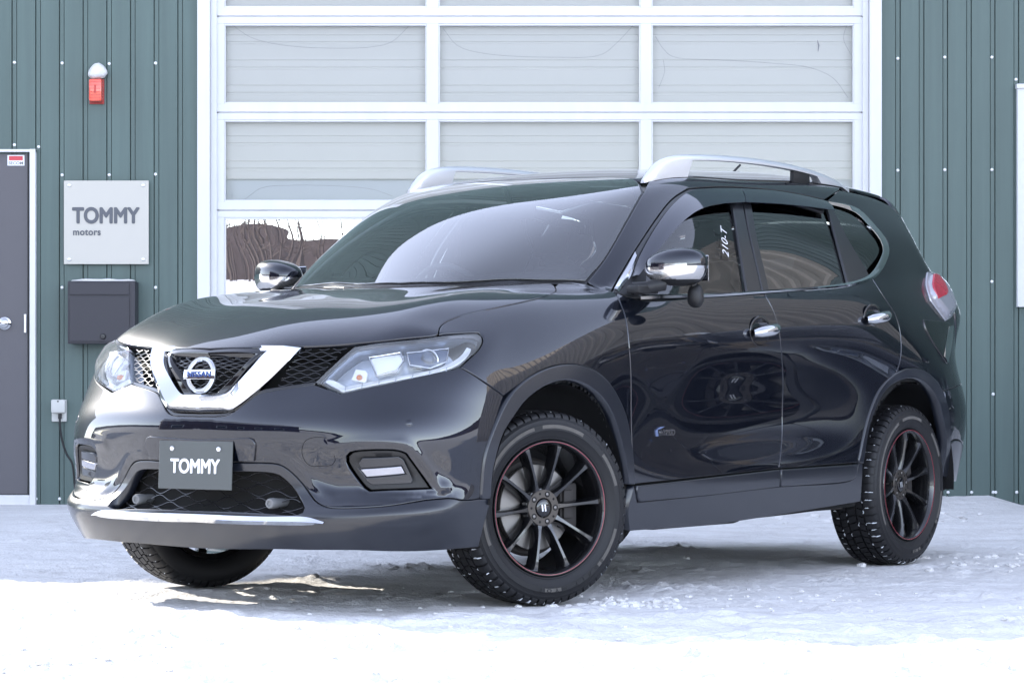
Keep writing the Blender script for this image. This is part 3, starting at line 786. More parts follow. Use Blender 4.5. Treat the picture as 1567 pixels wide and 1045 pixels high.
panel('door_trim',[(1193,718,'c'),(1311,710,'c'),(1307,729,'c'),(1300,734),(1192,744,'c')],(.05,1,0),M['clad'],car,off=.010,step=.03,edge=.004,gap=.001)
# --- doors
fd=panel('front_door',[(941,447,'c'),(980,459),(1080,454.5),(1169,449,'c'),(1181,470),(1190,495),(1196,540),(1198,600),(1197,660),(1194,700),(1191.5,717,'c'),(970,741,'c'),(969,720),(966,600),(963,530),(958,490),(950,465)],DSIDE,M['paint'],car,step=.02)
rd=panel('rear_door',[(1169,449,'c'),(1250,443),(1294,438.5),(1320,431),(1333,423,'c'),(1352,453.6),(1371,484),(1378,511),(1378,549),(1371,571,'c'),(1346,595),(1330,631),(1320,670),(1313,708,'c'),(1191.5,717,'c'),(1194,700),(1197,660),(1198,600),(1196,540),(1190,495),(1181,470)],DSIDE,M['paint'],car,step=.02)
# --- rear quarter, roof side, roof
panel('rear_quarter',[(1371,571,'c'),(1378,549),(1378,511),(1371,484),(1352,453.6),(1333,423,'c'),(1350,402),(1359.5,381),(1358,369),(1340,349),(1313.5,322.5),(1290,315),(1264,309,'c'),('s',-2.55,1.60,'c'),('s',-2.85,1.585),('s',-3.02,1.555,'c'),('s',-3.13,1.45),('s',-3.2,1.33),('s',-3.235,1.22,'c'),('s',-3.26,1.10),('s',-3.30,.96,'c'),('s',-3.37,.80),(1474,586,'c'),(1443.5,598,'c'),(1438,592),(1421,572),(1395,563)],(-.28,.93,.25),M['paint'],car,step=.022)
panel('roof_side',[('t',-.468,.697,'c'),(935,446,'c'),(945,428),(971,385),(1008,330),(1030,304),(1053,289,'c'),(1120,286),(1191,292),(1262,306,'c'),('s',-2.55,1.60,'c'),('t',-2.6,.60,'c'),('t',-2.2,.605),('t',-1.7,.605),('t',-1.25,.59),('t',-1.09,.575,'c'),(985,294,'c'),(962,335),(925,398)],(.25,.72,.64),M['paint'],car,step=.02)
panel('roof_panel',[('t',-1.01,0,'c'),('t',-1.035,.28),('t',-1.085,.56,'c'),('t',-1.25,.575),('t',-1.7,.59),('t',-2.2,.59),('t',-2.6,.585),('t',-2.9,.575),('t',-3.08,.55,'c'),('t',-3.13,.3),('t',-3.15,0,'c')],(0,.1,1),M['paint'],car,center=True,step=.03)
# shark of ridges: two long grooves on the roof
panel('roof_spoiler',[('t',-3.155,0,'c'),('t',-3.135,.3),('t',-3.085,.555,'c'),('s',-3.03,1.55,'c'),('s',-3.12,1.46),('b',.57,1.46,'c'),('b',.3,1.50),('b',0,1.52,'c')],(-.55,.35,.76),M['paint'],car,center=True,step=.03)
# --- glass
panel('windscreen',[('t',-.245,0,'c'),('t',-.272,.2),('t',-.364,.42),('t',-.41,.56),('t',-.466,.688,'c'),(923,399),(960,336),(983,296,'c'),('t',-1.08,.5),('t',-1.03,.28),('t',-1.005,0,'c')],(.6,.1,.79),M['wglass'],car,center=True,step=.03,flange=.006,gap=.003)
M['frit']=mat('black_glass_border',(.004,.004,.005),.25)
panel('windscreen_border',[('t',-.235,0,'c'),('t',-.262,.2),('t',-.354,.42),('t',-.40,.56),('t',-.458,.696,'c'),(925,400),(962,337),(986,294,'c'),('t',-1.085,.5),('t',-1.035,.28),('t',-1.01,0,'c'),('t',-.985,0,'c'),('t',-1.01,.28),('t',-1.055,.47),(974,306,'c'),(945,345),(912,396),(898,412),(880,423),('t',-.445,.56),('t',-.392,.42),('t',-.30,.2),('t',-.272,0,'c')],(.6,.1,.79),M['frit'],car,off=-.006,center=True,step=.03,flange=.004,gap=0)
panel('wiper_cowl',[('t',-.24,0,'c'),('t',-.265,.2),('t',-.356,.42),('t',-.403,.56),('t',-.456,.692,'c'),('t',-.43,.70,'c'),('t',-.38,.58),('t',-.29,.40),('t',-.20,.2),('t',-.175,0,'c')],(.3,.1,.9),M['black'],car,off=-.022,center=True,step=.03,flange=.03)
fg=panel('front_door_glass',[(968,458,'c'),(1143,447,'c'),(1133,375),(1117,300,'c'),(1085,297),(1050,305),(1015,335),(985,378),(968,415),(962,440,'c')],DSIDE,M['sglass'],car,off=-.012,gap=0,step=.04,flange=.004)
panel('rear_door_glass',[(1178,445,'c'),(1297,436,'c'),(1282,380),(1262,322,'c'),(1200,308),(1146,303,'c'),(1160,370)],DSIDE,M['pglass'],car,off=-.010,gap=0,step=.04,flange=.004)
panel('quarter_glass',[(1270,317,'c'),(1298,322),(1314,330),(1346,371),(1347,385),(1329,412,'c'),(1318,418),(1300,385)],DSIDE,M['pglass'],car,off=-.006,gap=0,step=.04,flange=.004)
# black frames and pillars
panel('door_pillar_trim',[(1116,298,'c'),(1133,298,'c'),(1148,370),(1166,448,'c'),(1144,450,'c'),(1132,380)],DSIDE,M['frame'],car,off=.0,gap=.0008,step=.03)
panel('door_pillar_trim',[(1134.5,298,'c'),(1147,300,'c'),(1160,370),(1178,447,'c'),(1168,448,'c'),(1150,370)],DSIDE,M['frame'],car,off=.0,gap=.0008,step=.03)
panel('door_pillar_trim',[(1261,308,'c'),(1270,312,'c'),(1297,365),(1330,422,'c'),(1320,430),(1298,436,'c'),(1283,380)],DSIDE,M['frame'],car,off=.002,gap=.0008,step=.03)
panel('window_frame',[(937,446,'c'),(946,428),(972,385),(1009,330),(1031,304),(1054,289.5,'c'),(1120,287),(1191,293),(1262,307,'c'),(1262,325,'c'),(1200,309),(1147,303),(1117,301),(1087,301),(1053,309),(1022,338),(992,380),(974,415),(966,440),(970,457,'c'),(945,450)],DSIDE,M['frame'],car,off=-.001,gap=.001,step=.03,flange=.03)
panel('mirror_sail',[(938,447,'c'),(972,386,'c'),(985,400),(990,455,'c'),(960,455)],DSIDE,M['black'],car,off=.003,gap=.001,step=.03)
strip('pillar_chrome',[([(939,443),(957,412),(971,386)],.004),([(943,446),(962,415),(972,393)],.010),([(946,448),(964,424),(973,396)],.004)],M['chrome'],car,n=12)
strip('belt_chrome',[([(976,453),(1080,450),(1168,444.5),(1250,439),(1296,433),(1320,426),(1333,417),(1346,396),(1350,381),(1346,369),(1334,353),(1313,330),(1296,321),(1266,313)],.004),
 ([(978,456),(1080,452.5),(1168,447),(1250,441.5),(1296,436.5),(1323,429),(1338,420),(1352,399),(1356,381),(1352,367),(1337,349),(1315,326),(1297,317),(1266,310)],.009),
 ([(980,459),(1080,455),(1168,449),(1250,443.5),(1296,439),(1325,432),(1342,422),(1356,400),(1360,381),(1355,366),(1340,347),(1317,323),(1298,314),(1266,308)],.003)],M['chrome'],car,n=90)
# wind deflectors
def deflector(top,low):
    rows=[(top,.006),([((a[0]+b_[0])/2,(a[1]+b_[1])/2) for a,b_ in zip(top,low)],.022),(low,.028),(low,.025),([((a[0]+b_[0])/2,(a[1]+b_[1])/2) for a,b_ in zip(top,low)],.019)]
    strip('window_visor',rows,M['smoke2'],car,n=40)
M['smoke2']=mat('smoked_visor',(.006,.008,.018),.05,0,1); pass
deflector([(966,425),(978,392),(1003,348),(1030,313),(1056,294),(1090,290),(1133,290)],[(972,428),(990,402),(1015,370),(1040,343),(1065,326),(1095,318),(1133,315)])
deflector([(1134,290),(1180,293),(1225,300),(1264,309)],[(1134,315),(1180,317),(1225,321),(1270,327)])
# --- tail lamp, garnish, tail
TL=[(1418,416,'c'),(1429,420),(1443,437),(1455,456),(1460,474),(1455,486),(1446,492,'c'),(1430,470),(1423,460,'c'),(1416,437)]
tl=panel('tail_light',TL,(-.45,.85,.15),M['clearlens'],car,off=.006,step=.012,flange=.03,edge=.004,shape=lambda d,v:.022*math.sin(min(1,d/.03)*PI/2))
for k in (0,1):
    o=panel('red_lens',[(1421,422,'c'),(1429,425),(1438,437),(1443,449),(1441,455,'c'),(1428,461,'c'),(1420,442)],(-.45,.85,.15),M['redlens'],tl[k],off=.030,step=.012,both=False)[0]
    if k: q=mirrored(o); bpy.data.objects.remove(o)
panel('tail_garnish',[(1411,489,'c'),(1440,492),(1458,500),(1452,540),(1448,557,'c'),(1430,530),(1416,505)],(-.45,.85,.1),M['blackgloss'],car,off=.006,step=.02)
strip('garnish_chrome',[([(1457,499),(1455,520),(1448,557)],.008),([(1453,499),(1450,520),(1444,550)],.014),([(1450,500),(1446,520),(1442,545)],.007)],M['chrome'],car,n=10)
panel('rear_bumper',[(1443.5,598,'c'),(1474,586,'c'),('s',-3.52,.80,'c'),('b',.5,.80),('b',.25,.78),('b',0,.77,'c'),('b',0,.46,'c'),('b',.3,.46),('b',.55,.47),('s',-3.50,.48),(1462,672),(1450,680,'c'),(1449,640)],(-.75,.65,0),M['paint'],car,center=True,step=.03)
panel('rear_bumper_trim',[(1450,681,'c'),(1462,673),('s',-3.50,.475),('b',.55,.465),('b',.3,.455),('b',0,.455,'c'),('b',0,.32,'c'),('b',.3,.32),('b',.55,.325),('s',-3.4,.33),(1446,730,'c')],(-.75,.65,0),M['clad'],car,center=True,step=.03,off=.004)
panel('tailgate',[('s',-3.28,1.15,'c'),('s',-3.32,.96),('s',-3.39,.81,'c'),('s',-3.52,.80,'c'),('b',.5,.80),('b',.25,.78),('b',0,.77,'c'),('b',0,1.10,'c'),('b',.3,1.09),('b',.6,1.08)],(-.8,.55,.1),M['paint'],car,center=True,step=.03)
panel('rear_window',[('s',-3.24,1.22,'c'),('s',-3.21,1.33),('s',-3.14,1.44,'c'),('b',.56,1.45,'c'),('b',.3,1.49),('b',0,1.51,'c'),('b',0,1.11,'c'),('b',.3,1.10),('b',.6,1.09),('s',-3.29,1.155,'c')],(-.8,.35,.4),M['pglass'],car,center=True,step=.04)
# --- roof rails
def rail(s_):
    path=[Vector(p) for p in ((-1.06,.565,1.565),(-1.10,.567,1.600),(-1.16,.57,1.638),(-1.28,.575,1.668),(-1.5,.583,1.685),(-1.85,.588,1.693),(-2.15,.588,1.688),(-2.4,.583,1.672),(-2.6,.577,1.645),(-2.72,.572,1.615))]
    P=crspline(path,6); b=MB(); n=len(P)
    secs=[]
    for i,p in enumerate(P):
        t=i/(n-1)
        hw=.010+.008*min(1,(min(t,1-t))*6); 
        # foot at both ends: section reaches down to the roof
        h,_=cast((p.x,p.y,4),(0,0,-1))
        f=max(0,1-(p.x+1.0)/-.36) if p.x>-1.36 else (max(0,(-2.42-p.x)/.30) if p.x<-2.42 else 0)
        bot=p.z-.021 if f<=0 else h.z-.004
        secs.append([(p.x,p.y-hw*.6,p.z-.002),(p.x,p.y,p.z+.003),(p.x,p.y+hw*.7,p.z-.004),(p.x,p.y+hw,p.z-.016),(p.x,p.y+hw,bot),(p.x,p.y-hw,bot),(p.x,p.y-hw,p.z-.014)])
    V=[q for s in secs for q in s];F=[];k=7
    for i in range(n-1):
        for j in range(k): F.append((i*k+j,i*k+(j+1)%k,(i+1)*k+(j+1)%k,(i+1)*k+j))
    F.append(tuple(range(k)));F.append(tuple((n-1)*k+j for j in reversed(range(k))))
    V=[(x,y*s_,z) for x,y,z in V]; b.add(V,F); o=b.obj('roof_rail',M['silver'],car,True)
    b=MB(); 
    h,_=cast((-2.27,.588,4),(0,0,-1)); b.box(-2.34,-2.20,(.588-.010)*s_,(.588+.010)*s_,h.z-.01,1.665,.004); b.obj('rail_foot',M['black'],o,True)
rail(1);rail(-1)
b=MB(); b.tube([(-2.62,.0,1.66),(-2.70,0,1.70),(-2.782,0,1.748)],[.008,.006,.005],8); b.tube([(-2.60,0,1.672),(-2.66,0,1.688)],[.02,.012],10); b.obj('roof_aerial',M['black'],car,True)
# --- mirrors
def sell(c,r,e=2.5,n=28,m=18,f=None):
    V=[];F=[]
    sg=lambda v,p:math.copysign(abs(v)**(2/p),v)
    for i in range(m+1):
        ph=-PI/2+PI*i/m
        for j in range(n):
            th=2*PI*j/n
            p=[sg(math.cos(ph),e)*sg(math.cos(th),e),sg(math.cos(ph),e)*sg(math.sin(th),e),sg(math.sin(ph),e)]
            if f: p=f(p)
            V.append((c[0]+r[0]*p[0],c[1]+r[1]*p[1],c[2]+r[2]*p[2]))
    for i in range(m):
        for j in range(n): F.append((i*n+j,i*n+(j+1)%n,(i+1)*n+(j+1)%n,(i+1)*n+j))
    return V,F
def mir(s_):
    def shape(p):
        x,y,z=p
        if z<0: z*=1.0
        k=1-.22*max(0,-y)                      # slimmer towards the door
        return [x*(1-.25*max(0,y))-.35*y*.5, y*(1-.10*max(0,-z)), z*k+.05*y]
    V,F=sell((-.685,.950,1.205),(.080,.112,.070),2.9,f=shape)
    up=[];lo=[]
    b=MB();b.add(V,F); o=b.obj('door_mirror',M['paint'],car,True)
    # lower shell
    def sh2(p):
        x,y,z=shape(p); return [x*1.012,y*1.01,min(z,-.52 if False else z)]
    V2,F2=sell((-.685,.950,1.205),(.0805,.113,.071),2.9,f=shape)
    F3=[f for f in F2 if max(V2[i][2] for i in f)<1.165]
    q=MB(); q.add(V2,F3); qo=q.obj('mirror_skirt',M['black'],o,True)
    bm=bmesh.new(); bm.from_mesh(qo.data); bmesh.ops.remove_doubles(bm,verts=bm.verts[:],dist=1e-5); bmesh.ops.delete(bm,geom=[v for v in bm.verts if not v.link_faces],context='VERTS')
    seen=set();best=[]
    for v in bm.verts:
        if v in seen: continue
        st=[v];isl=[]
        while st:
            a_=st.pop()
            if a_ in seen: continue
            seen.add(a_); isl.append(a_); st+=[e.other_vert(a_) for e in a_.link_edges]
        if len(isl)>len(best): best=isl
    bs_=set(best); bmesh.ops.delete(bm,geom=[v for v in bm.verts if v not in bs_],context='VERTS'); bm.to_mesh(qo.data); bm.free()
    # chrome repeater band and pale lens on the front face
    V2,F2=sell((-.685,.950,1.205),(.083,.115,.0722),2.9,n=56,m=60,f=shape)
    def sel(zlo,zhi,ylo): return [f for f in F2 if zlo<sum(V2[i][2] for i in f)/4<zhi and sum(V2[i][1] for i in f)/4>ylo and sum(V2[i][0] for i in f)/4>-.72]
    q=MB(); q.add(V2,sel(1.198,1.212,.93)); q.obj('indicator_strip',M['chrome'],o,True)
    V2,F2=sell((-.685,.950,1.205),(.0815,.1140,.0713),2.9,n=56,m=60,f=shape)
    q=MB(); q.add(V2,[f for f in F2 if 1.158<sum(V2[i][2] for i in f)/4<1.200 and sum(V2[i][0] for i in f)/4>-.70]); q.obj('mirror_garnish',M['chromegrey'],o,True)
    q=MB(); q.box(-.775,-.768,.87,1.035,1.155,1.25,.002); q.obj('mirror_glass',M['chrome'],o)
    # arm
    q=MB(); P=[(-.54,.845,1.122),(-.58,.88,1.128),(-.64,.92,1.142)]
    q.tube(P,[.026,.024,.026],10); q.box(-.64,-.50,.845,.90,1.105,1.135,.008); q.obj('mirror_arm',M['black'],o,True)
    # little round kerb mirror
    V2,F2=sell((-.735,1.0,1.10),(.028,.030,.045),2.2,f=lambda p:[p[0],p[1]*(1-.25*p[2] if p[2]<0 else 1),p[2]])
    q=MB(); q.add(V2,F2); q.tube([(-.73,1.0,1.13),(-.72,.99,1.16)],.014,8); q.obj('kerb_mirror',M['black'],o,True)
    if s_<0:
        for ob in [o]+list(o.children):
            for v in ob.data.vertices: v.co.y*=-1
            ob.data.flip_normals()
M['chromegrey']=mat('silver_lens_strip',(.62,.60,.58),.12,.9)
mir(1);mir(-1)
# --- door handles
def handle(px,py,door,k,s_):
    c,nn=cast(EYE,pray(px,py)); nn=Vector((0,1,0)); FM=fr(c,(-1,0,.04),(0,0,1),(0,1,0))
    if s_<0: FM=Matrix.Diagonal((1,-1,1,1))@FM
    q=MB(); q.lathe([(0,.0012),(.052,.0012),(.0615,.0025),(.064,.0012),(.066,0)],36,'z'); q.v=[(a*1.22,b_*.92,c_) for a,b_,c_ in q.v]
    hb=obj('handle_recess',[(FM@Vector(p))[:] for p in q.v],q.f,M['blackgloss'],door,True)
    P=[(-.060,-.006,.010),(-.045,-.003,.028),(0,.002,.038),(.05,.006,.036),(.085,.010,.022),(.092,.010,.006)]
    q=MB(); P=crspline(P,5); q.tube(P,[.016+.008*math.sin(PI*i/(len(P)-1)) for i in range(len(P))],12)
    q.v=[(a,b_,c_) for a,b_,c_ in q.v]
    b=MB(); b.add([(FM@Vector(p))[:] for p in q.v],q.f); b.obj('handle',M['chrome'],door,True)
for k,s_ in ((0,1),(1,-1)):
    handle(1163,507,fd[k],k,s_); handle(1335,487,rd[k],k,s_)
# --- hybrid badge
c,nn=cast(EYE,pray(1018,662)); FM=fr(c+Vector((0,.0025,0)),(-1,0,0),(0,0,1),(0,1,0))
bd=text_mesh('HYBRID',.030,.003,M['chrome'],'hybrid_badge',fd[0],FM@Matrix.Translation((.012,0,0)),bold=.0012)
q=MB(); q.prism([(-.062,.010),(-.035,.022),(.0,.024),(-.03,.015),(-.052,.012),(-.045,-.012),(-.060,-.012)],-.001,.003,'z'); obj('badge_swoosh',[(FM@Vector((p[0]-.01,p[1],p[2])))[:] for p in q.v],q.f,M['bluechrome'] if 'bluechrome' in M else mat('blue_badge',(.35,.45,.75),.2,.7),bd)
# writing on the window
c=S(1108,370); FM=fr(Vector((c.x,c.y+.004,c.z)),(-1,.0,-.0),(0,-.40,.92),(0,.92,.40))
text_mesh('210-T',.058,.0006,M['white'],'window_writing',fg[0],FM@Matrix.Rotation(R(62),4,'Z')@Matrix.Scale(1,4),bold=-.0005)
# --- inner shells that close the gaps
keepf=[];Fc=BV[BQ].mean(1)
offv=.028+np.clip((BV[:,0]-.42)/.15,0,1)*.10
IV=BV-VN*offv[:,None]
for i,q in enumerate(BQ):
    x,y,z=Fc[i]; ay=abs(y)
    if x>-.2-.55*ay*.9 and z<1.2 or z<1.04:
        if ay>.45 and ((x)**2+(z-.35)**2<.43**2 or (x+2.70)**2+(z-.35)**2<.43**2): continue
        if x>.55 and z>.0: 
            pass
        keepf.append(tuple(int(k) for k in q))
used=sorted({k for f in keepf for k in f}); mp={k:i for i,k in enumerate(used)}
obj('inner_shell',IV[used],[[mp[k] for k in f] for f in keepf],M['void'],car)
keepf=[tuple(int(k) for k in reversed(q)) for i,q in enumerate(BQ) if Fc[i][2]>1.545 and Fc[i][0]<-1.03 and Fc[i][0]>-3.1 and abs(Fc[i][1])<.6]
IV=BV-VN*.03; used=sorted({k for f in keepf for k in f}); mp={k:i for i,k in enumerate(used)}
obj('roof_lining',IV[used],[[mp[k] for k in f] for f in keepf],M['liner'],car,True)
b=MB(); b.box(-2.25,-.45,-.80,.80,.25,.30); b.box(-.46,.60,-.50,.50,.24,.5); b.box(-3.5,-2.2,-.5,.5,.30,.5); b.box(-3.1,-2.3,-.62,.62,.40,.6); b.obj('floor_pan',M['iron'],car)
b=MB(); b.tube([(-.6,-.2,.2),(-2.2,-.2,.2),(-2.6,-.3,.22),(-3.4,-.45,.26)],.03,8); b.box(-2.2,-1.5,-.4,.35,.18,.3,.03); b.obj('exhaust_pipe',M['iron'],car,True)
for cx in (0,-2.70):
    for s_ in (1,-1):
        V=[];F=[];n=24
        for i in range(n+1):
            a=R(2)+R(184)*i/n
            for y in (.50,.885): V.append((cx+.425*math.cos(a),y*s_,.35+.425*math.sin(a)))
        for i in range(n): F.append((2*i,2*i+1,2*i+3,2*i+2))
        F.append(tuple(2*i for i in range(n+1)))
        obj('wheel_well',V,F,M['black'],car,True)
for s_ in (1,-1):
    b=MB(); b.box(-.46,-.44,.70*s_,.86*s_,.20,.36,.004); b.obj('mud_guard',M['black'],car)
# --- interior
b=MB(); b.box(-.95,-.45,-.74,.74,.82,1.06,.05); b.box(-.60,-.30,-.66,.66,.9,1.10,.03); b.box(-1.02,-.72,-.60,-.16,1.0,1.12,.04); b.obj('dashboard',M['dash'],car,True)
b=MB(); c=Vector((-1.10,-.37,1.08)); ax=Vector((-.90,0,.42)).normalized(); u=Vector((0,1,0)); v_=ax.cross(u).normalized()
b.tube([c+u*.185*math.cos(a)+v_*.185*math.sin(a) for a in [2*PI*i/36 for i in range(36)]],.014,10,True)
for a in (0,PI,1.5*PI): b.tube([c-ax*.02,c+u*.18*math.cos(a)+v_*.18*math.sin(a)],[.03,.012],8)
b.tube([c,c-ax*.25],.03,8); b.obj('steering_wheel',M['dash'],car,True)
def seat(x,y,w_):
    e=MB(); e.box(x-.25,x+.27,y-w_,y+w_,.55,.72,.05); o=e.obj('seat',M['seat'],car,True)
    bm=bmesh.new(); bmesh.ops.create_cube(bm,size=1); bmesh.ops.bevel(bm,geom=bm.edges[:],offset=.25,segments=3,affect='EDGES')
    Mx=Matrix.Translation((x-.36,y,.97))@Matrix.Rotation(R(-18),4,'Y')@Matrix.Diagonal((.14,w_*1.9,.62,1))
    q=MB().bm(bm,Mx); q.obj('backrest',M['seat'],o,True)
    for yy in ((y,) if w_<.4 else (y-.42,y+.42)):
        bm=bmesh.new(); bmesh.ops.create_cube(bm,size=1); bmesh.ops.bevel(bm,geom=bm.edges[:],offset=.25,segments=3,affect='EDGES')
        q=MB().bm(bm,Matrix.Translation((x-.46,yy,1.36))@Matrix.Rotation(R(-14),4,'Y')@Matrix.Diagonal((.11,.25,.17,1))); q.tube([(x-.44,yy-.05,1.2),(x-.455,yy-.05,1.34)],.006,6); q.tube([(x-.44,yy+.05,1.2),(x-.455,yy+.05,1.34)],.006,6); q.obj('headrest',M['seat'],o,True)
seat(-1.45,.38,.25); seat(-1.45,-.38,.25); seat(-2.35,0,.62)
b=MB(); b.box(-.985,-.965,-.12,.12,1.42,1.485,.008); b.tube([(-.98,0,1.48),(-.93,0,1.55)],.012,8); b.obj('rear_view_mirror',M['dash'],car,True)
for s_ in (1,-1):
    b=MB(); b.box(-2.4,-.55,.79*s_,.81*s_,.4,1.09); b.obj('door_card',M['dash'],car)

# ---------------------------------------------------------------- wheels
TR,RR=.343,.236
rng=random.Random(5)
LET=[]
def make_wheel_meshes():
    parts=[]
    # tyre carcass
    prof=[(.228,-.085),(.243,-.102),(.262,-.112),(.290,-.118),(.312,-.112),(.326,-.100),(.3335,-.085),(.3345,-.04),(.3350,0),(.3345,.04),(.3335,.085),(.326,.100),(.320,.106),(.3185,.1085),(.312,.1115),(.3105,.1135),(.296,.1165),(.2945,.1180),(.275,.1180),(.2735,.1165),(.258,.112),(.2485,.106),(.2465,.1075),(.243,.106),(.240,.100),(.228,.085)]
    b=MB(); b.lathe(prof,120,'y'); 
    # tread blocks: five ribs, the outer ones wrapped over the shoulder
    def block(a0,a1,ys,r0,r1,skew=0):
        n=3;base=len(b.v)
        for i in range(n+1):
            for (y,ro,ri) in ys:
                a=a0+(a1-a0)*i/n+skew*y
                for r in (ri,ro): b.v.append((r*math.cos(a),y,r*math.sin(a)))
        m=len(ys)
        for i in range(n):
            for j in range(m-1):
                p=base+(i*m+j)*2; q=base+((i+1)*m+j)*2
                b.f.append((p+1,p+3,q+3,q+1))
        for i in range(n):
            for j in (0,m-1):
                p=base+(i*m+j)*2;q=base+((i+1)*m+j)*2
                b.f.append((p,p+1,q+1,q) if j==0 else (p,q,q+1,p+1))
        for j in range(m-1):
            p=base+j*2;q=base+(n*m+j)*2
            b.f.append((p,p+2,p+3,p+1)); b.f.append((q,q+1,q+3,q+2))
    NP=62
    for k in range(NP):
        a=2*PI*k/NP; da=2*PI/NP
        for sgn in (1,-1):
            o=0 if sgn>0 else .5*da
            block(a+o,a+o+da*.76,sorted([(sgn*.062,TR-.0005,.333),(sgn*.084,TR-.003,.333),(sgn*.100,.334,.324),(sgn*.1075,.3235,.315)]),0,0,.15*sgn)
            block(a+o+.3*da,a+o+da*1.14,sorted([(sgn*.027,TR,.333),(sgn*.054,TR-.0003,.333)]),0,0,-.9*sgn)
        block(a,a+da*.84,[(-.019,TR,.333),(.019,TR,.333)],0,0,.8)
    # raised bars and rings on the sidewall
    parts.append(('tyre',b,M['rubber'],True))
    s=MB()
    for a0,a1 in ((-25,75),(82,118),(196,226),(262,276),(140,165)):
        s=MB();n=int((a1-a0)/2);base=len(s.v)
        for i in range(n+1):
            a=R(a0+(a1-a0)*i/n)
            for r,y in ((.2805,.1176),(.2815,.1188),(.293,.1189),(.2938,.1176)): s.v.append((r*math.cos(a),y,r*math.sin(a)))
        for i in range(n):
            for j in range(3): q=base+4*i+j; s.f.append((q,q+4,q+5,q+1))
        parts.append(('sidewall_band',s,M['band'],True))
    for word,ac in (('TOYO',270-2),('TIRES',270-33)):
        for k,ch in enumerate(word):
            a=R(ac+11-(k)*6.6); rad=.2872
            t=Vector((-math.sin(a),0,math.cos(a))); o_=Vector((math.cos(a),0,math.sin(a)))
            LET.append((ch,fr((rad*math.cos(a),.1192,rad*math.sin(a)),tuple(-t),tuple(o_),(0,1,0))))
    s=MB()
    for _ in range(150):
        a=rng.random()*2*PI; y=rng.choice([.058,-.058,.023,-.023])+rng.uniform(-.004,.004); l=rng.uniform(.015,.06); w_=rng.uniform(.002,.004)
        s.tube([(.3385*math.cos(a+t*l),y+.003*math.sin(5*t+a*7),.3385*math.sin(a+t*l)) for t in (0,.33,.66,1)],[w_*.4,w_,w_*.9,w_*.3],5)
    for _ in range(170):
        k=rng.randrange(NP); sgn=rng.choice([1,1,-1]); a=2*PI*(k+.88-(0 if sgn>0 else .5)*1)/NP; y0=rng.uniform(.062,.085); y1=y0+rng.uniform(.008,.022); w_=rng.uniform(.0016,.0032)
        s.tube([(.338*math.cos(a),sgn*y0,.338*math.sin(a)),(.337*math.cos(a+.004),sgn*(y0+y1)/2,.337*math.sin(a+.004)),((.336 if y1<.09 else .330)*math.cos(a),sgn*y1,(.336 if y1<.09 else .330)*math.sin(a))],[w_*.5,w_,w_*.6],5)
    parts.append(('packed_snow',s,M['snowlump'],True))
    # rim barrel and lip
    b=MB(); b.lathe([(.2365,.100),(.2385,.106),(.2365,.1105),(.231,.110),(.226,.104),(.2215,.092),(.2195,.07),(.214,.0),(.212,-.09),(.232,-.1),(.236,-.09),(.224,-.08),(.226,.09)],120,'y',close=True)
    for k in range(10):
        a=R(90-22.8)+2*PI*k/10
        ca,sa=math.cos(a),math.sin(a)
        rs=[.040,.060,.078,.100,.140,.180,.205,.222]
        wd=[.026,.0185,.0125,.0098,.0088,.0098,.0120,.0175]
        dp=[.062,.064,.070,.076,.083,.089,.092,.092]
        base=len(b.v)
        for r,w2,y in zip(rs,wd,dp):
            for (t,yy) in ((-w2*1.3,y-.045),(-w2,y-.010),(-w2*.5,y),(w2*.5,y),(w2,y-.010),(w2*1.3,y-.045)):
                b.v.append((ca*r-sa*t,yy,sa*r+ca*t))
        for i in range(len(rs)-1):
            for j in range(6):
                p=base+i*6+j;q=base+i*6+(j+1)%6; b.f.append((p,q,q+6,p+6))
        b.f.append(tuple(base+j for j in range(6))); b.f.append(tuple(base+(len(rs)-1)*6+j for j in reversed(range(6))))
    b.lathe([(.0,.045),(.030,.048),(.060,.058),(.068,.056),(.071,.04),(.06,.0),(0,.0)],80,'y')
    parts.append(('rim',b,M['rim'],True))
    b=MB(); b.lathe([(.0335,.05),(.0345,.0655),(.036,.0672),(.0625,.0672),(.0645,.0655),(.065,.05)],80,'y'); parts.append(('hub_face',b,M['hub'],True))
    b=MB(); b.lathe([(.2325,.1110),(.2340,.1112),(.2340,.1098),(.2325,.1098)],120,'y',close=True); parts.append(('rim_stripe',b,M['red'],True))
    b=MB(); b.lathe([(0,.070),(.022,.070),(.027,.0685),(.030,.067),(.031,.062)],40,'y'); parts.append(('centre_cap',b,M['blackgloss'],True))
    b=MB()
    for x in (-.009,.003): b.prism([(x,-.012),(x+.006,-.012),(x+.009,.012),(x+.003,.012)],.0698,.0712)
    parts.append(('cap_emblem',b,M['silver'],False))
    for k in range(5):
        a=R(90+18)+2*PI*k/5
        b=MB(); c=(.0500*math.cos(a),0,.0500*math.sin(a))
        b.lathe([(.0,.0678),(.0098,.0678),(.0105,.0672)],20,'y',c); a2=a+PI/5; b.lathe([(.0,.0678),(.0042,.0678),(.0046,.0672)],12,'y',(.052*math.cos(a2),0,.052*math.sin(a2))); parts.append(('lug_recess',b,M['void'],True))
        b=MB(); b.lathe([(0,.0695),(.003,.0695),(.0062,.0682),(.0062,.0675)],6,'y',c); parts.append(('lug_nut',b,M['disc'],False))
    return parts
M['hub']=mat('bronze_grey_hub',(.085,.075,.066),.3,.6)
M['band']=mat('scuffed_sidewall_band',(.10,.093,.085),.85,var=(40,.35))
M['snowlump']=mat('packed_snow',(.80,.83,.88),.7)
WP=make_wheel_meshes(); WO=[]
for n,b,m,s in WP:
    o=b.obj(n,m,None,s); WO.append(o.data); bpy.data.objects.remove(o)
vv=[];ff=[]
